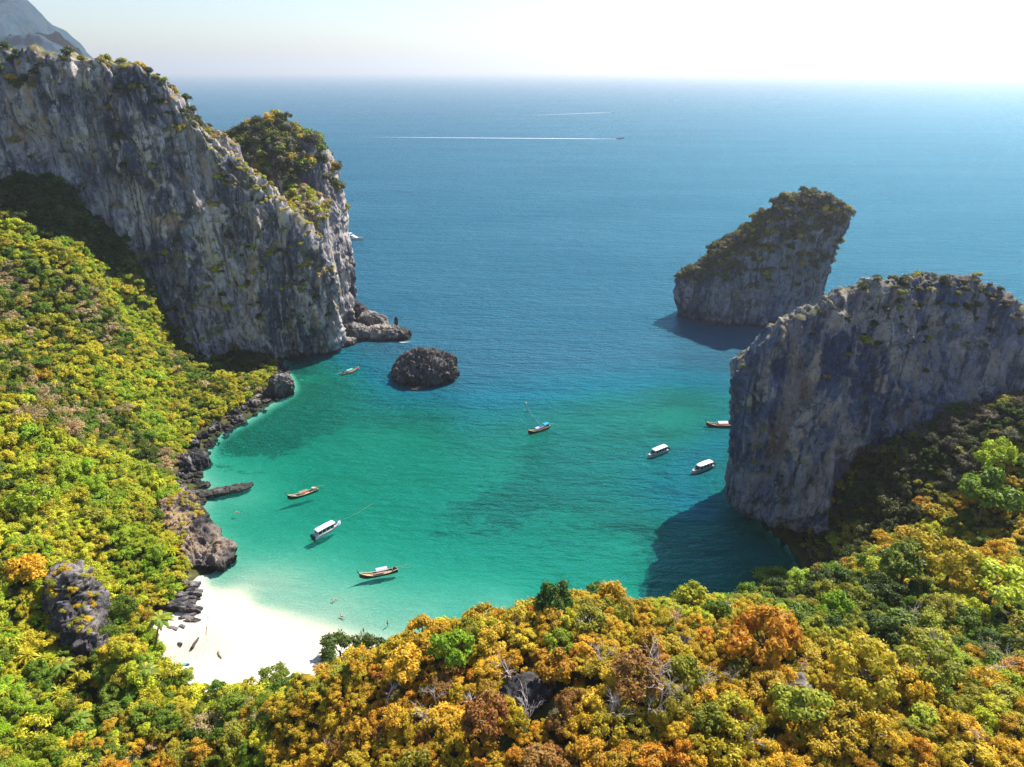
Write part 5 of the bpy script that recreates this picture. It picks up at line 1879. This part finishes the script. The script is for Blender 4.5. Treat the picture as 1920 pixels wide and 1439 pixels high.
def log(u0, v0, u1, v1, r, name, label, mat, cat):
    a, b = sand_pt(u0, v0, r * 0.8), sand_pt(u1, v1, r * 0.8)
    n = (b - a)
    m = [a + n * t + np.array((math.sin(t * 9) * r * 0.3, math.cos(t * 7) * r * 0.3, 0)) for t in (0, .25, .5, .75, 1)]
    return tag(MB().tube([tuple(x) for x in m], [r, r * 1.1, r * 0.9, r * 0.8, r * 0.55], 7).build(name, mat, None, True), label, cat)


log(357, 1214, 372, 1196, 0.32, 'driftwood_log', 'dark driftwood log lying slantwise on the sand', M['dark_wood'], 'log')
log(409, 1221, 415, 1235, 0.22, 'driftwood_log', 'short straight brown beam in the middle of the white sand', M['plank'], 'log')
log(390, 1153, 388, 1176, 0.07, 'stick', 'long thin upright stick farthest up the beach', M['bark'], 'stick')
log(388, 1176, 386, 1191, 0.07, 'stick', 'thin stick in line below the longer one', M['bark'], 'stick')
tp = sand_pt(346, 1243)
tb = MB()
tb.loft([[(-0.9, -0.5, 0), (0.8, -0.6, 0), (0.9, 0.5, 0), (-0.8, 0.6, 0)], [(-0.5, -0.3, 0.45), (0.4, -0.35, 0.35), (0.5, 0.25, 0.5), (-0.4, 0.3, 0.3)]], True)
t_ = tb.build('tarp', cloth('teal_tarp', (0.10, 0.40, 0.42)))
t_.location = tuple(tp)
tag(t_, 'small crumpled teal tarp on the sand near the bushes', 'tarp')
for u, v, lab in ((337, 1246, 'small dark bundle left of the teal tarp'), (351, 1245, 'small dark bundle right of the teal tarp')):
    q = sand_pt(u, v)
    o = MB().loft([[(-0.4, -0.3, 0), (0.4, -0.3, 0), (0.4, 0.3, 0), (-0.4, 0.3, 0)], [(-0.2, -0.2, 0.4), (0.25, -0.15, 0.35), (0.2, 0.2, 0.4), (-0.25, 0.15, 0.3)]], True).build('bundle', M['dark_wood'])
    o.location = tuple(q)
    tag(o, lab, 'bundle')

# ------------------------------------------------------------------ telling look-alikes apart
NTH = 'first second third fourth fifth sixth seventh eighth ninth tenth eleventh twelfth'.split()
nth = lambda i: NTH[i] if i < 12 else (f'{i + 1}st' if i % 10 == 0 and i > 12 else (f'{i + 1}nd' if i % 10 == 1 and i > 12 else (f'{i + 1}rd' if i % 10 == 2 and i > 12 else f'{i + 1}th')))
same = {}
for o in COL.objects:
    if o.get('category') in ('shrub', 'boulder'):
        same.setdefault((o['category'], o['label']), []).append(o)
for (cat, lab), L in same.items():
    if len(L) < 2:
        continue
    if cat == 'shrub':
        L.sort(key=lambda o: float(proj(np.array(o.location))[0]))
        for i, o in enumerate(L):
            o['label'] = f'{nth(i)} ' + lab.replace(' shrub ', ' shrub from the left ')
    else:
        L.sort(key=lambda o: o.location.y)
        for i, o in enumerate(L):
            o['label'] = f'{nth(i)} ' + (lab.replace(' boulder ', ' boulder from the viewer ') if 'sand' in lab else lab.replace(' boulder ', ' boulder from the beach '))

# ------------------------------------------------------------------ the air
hk = NT('haze_air')
pv = hk.n('VolumePrincipled', ins={'Color': (0.92, 0.94, 0.96, 1), 'Density': HAZE_DENSITY, 'Anisotropy': 0.55})
hk.t.links.new(pv.outputs[0], hk.out.inputs['Volume'])
hb = MB().box((-46000, -4500, -70), (46000, 46000, 330)).build('haze', hk.m)
tag(hb, 'pale sea haze', kind='stuff')
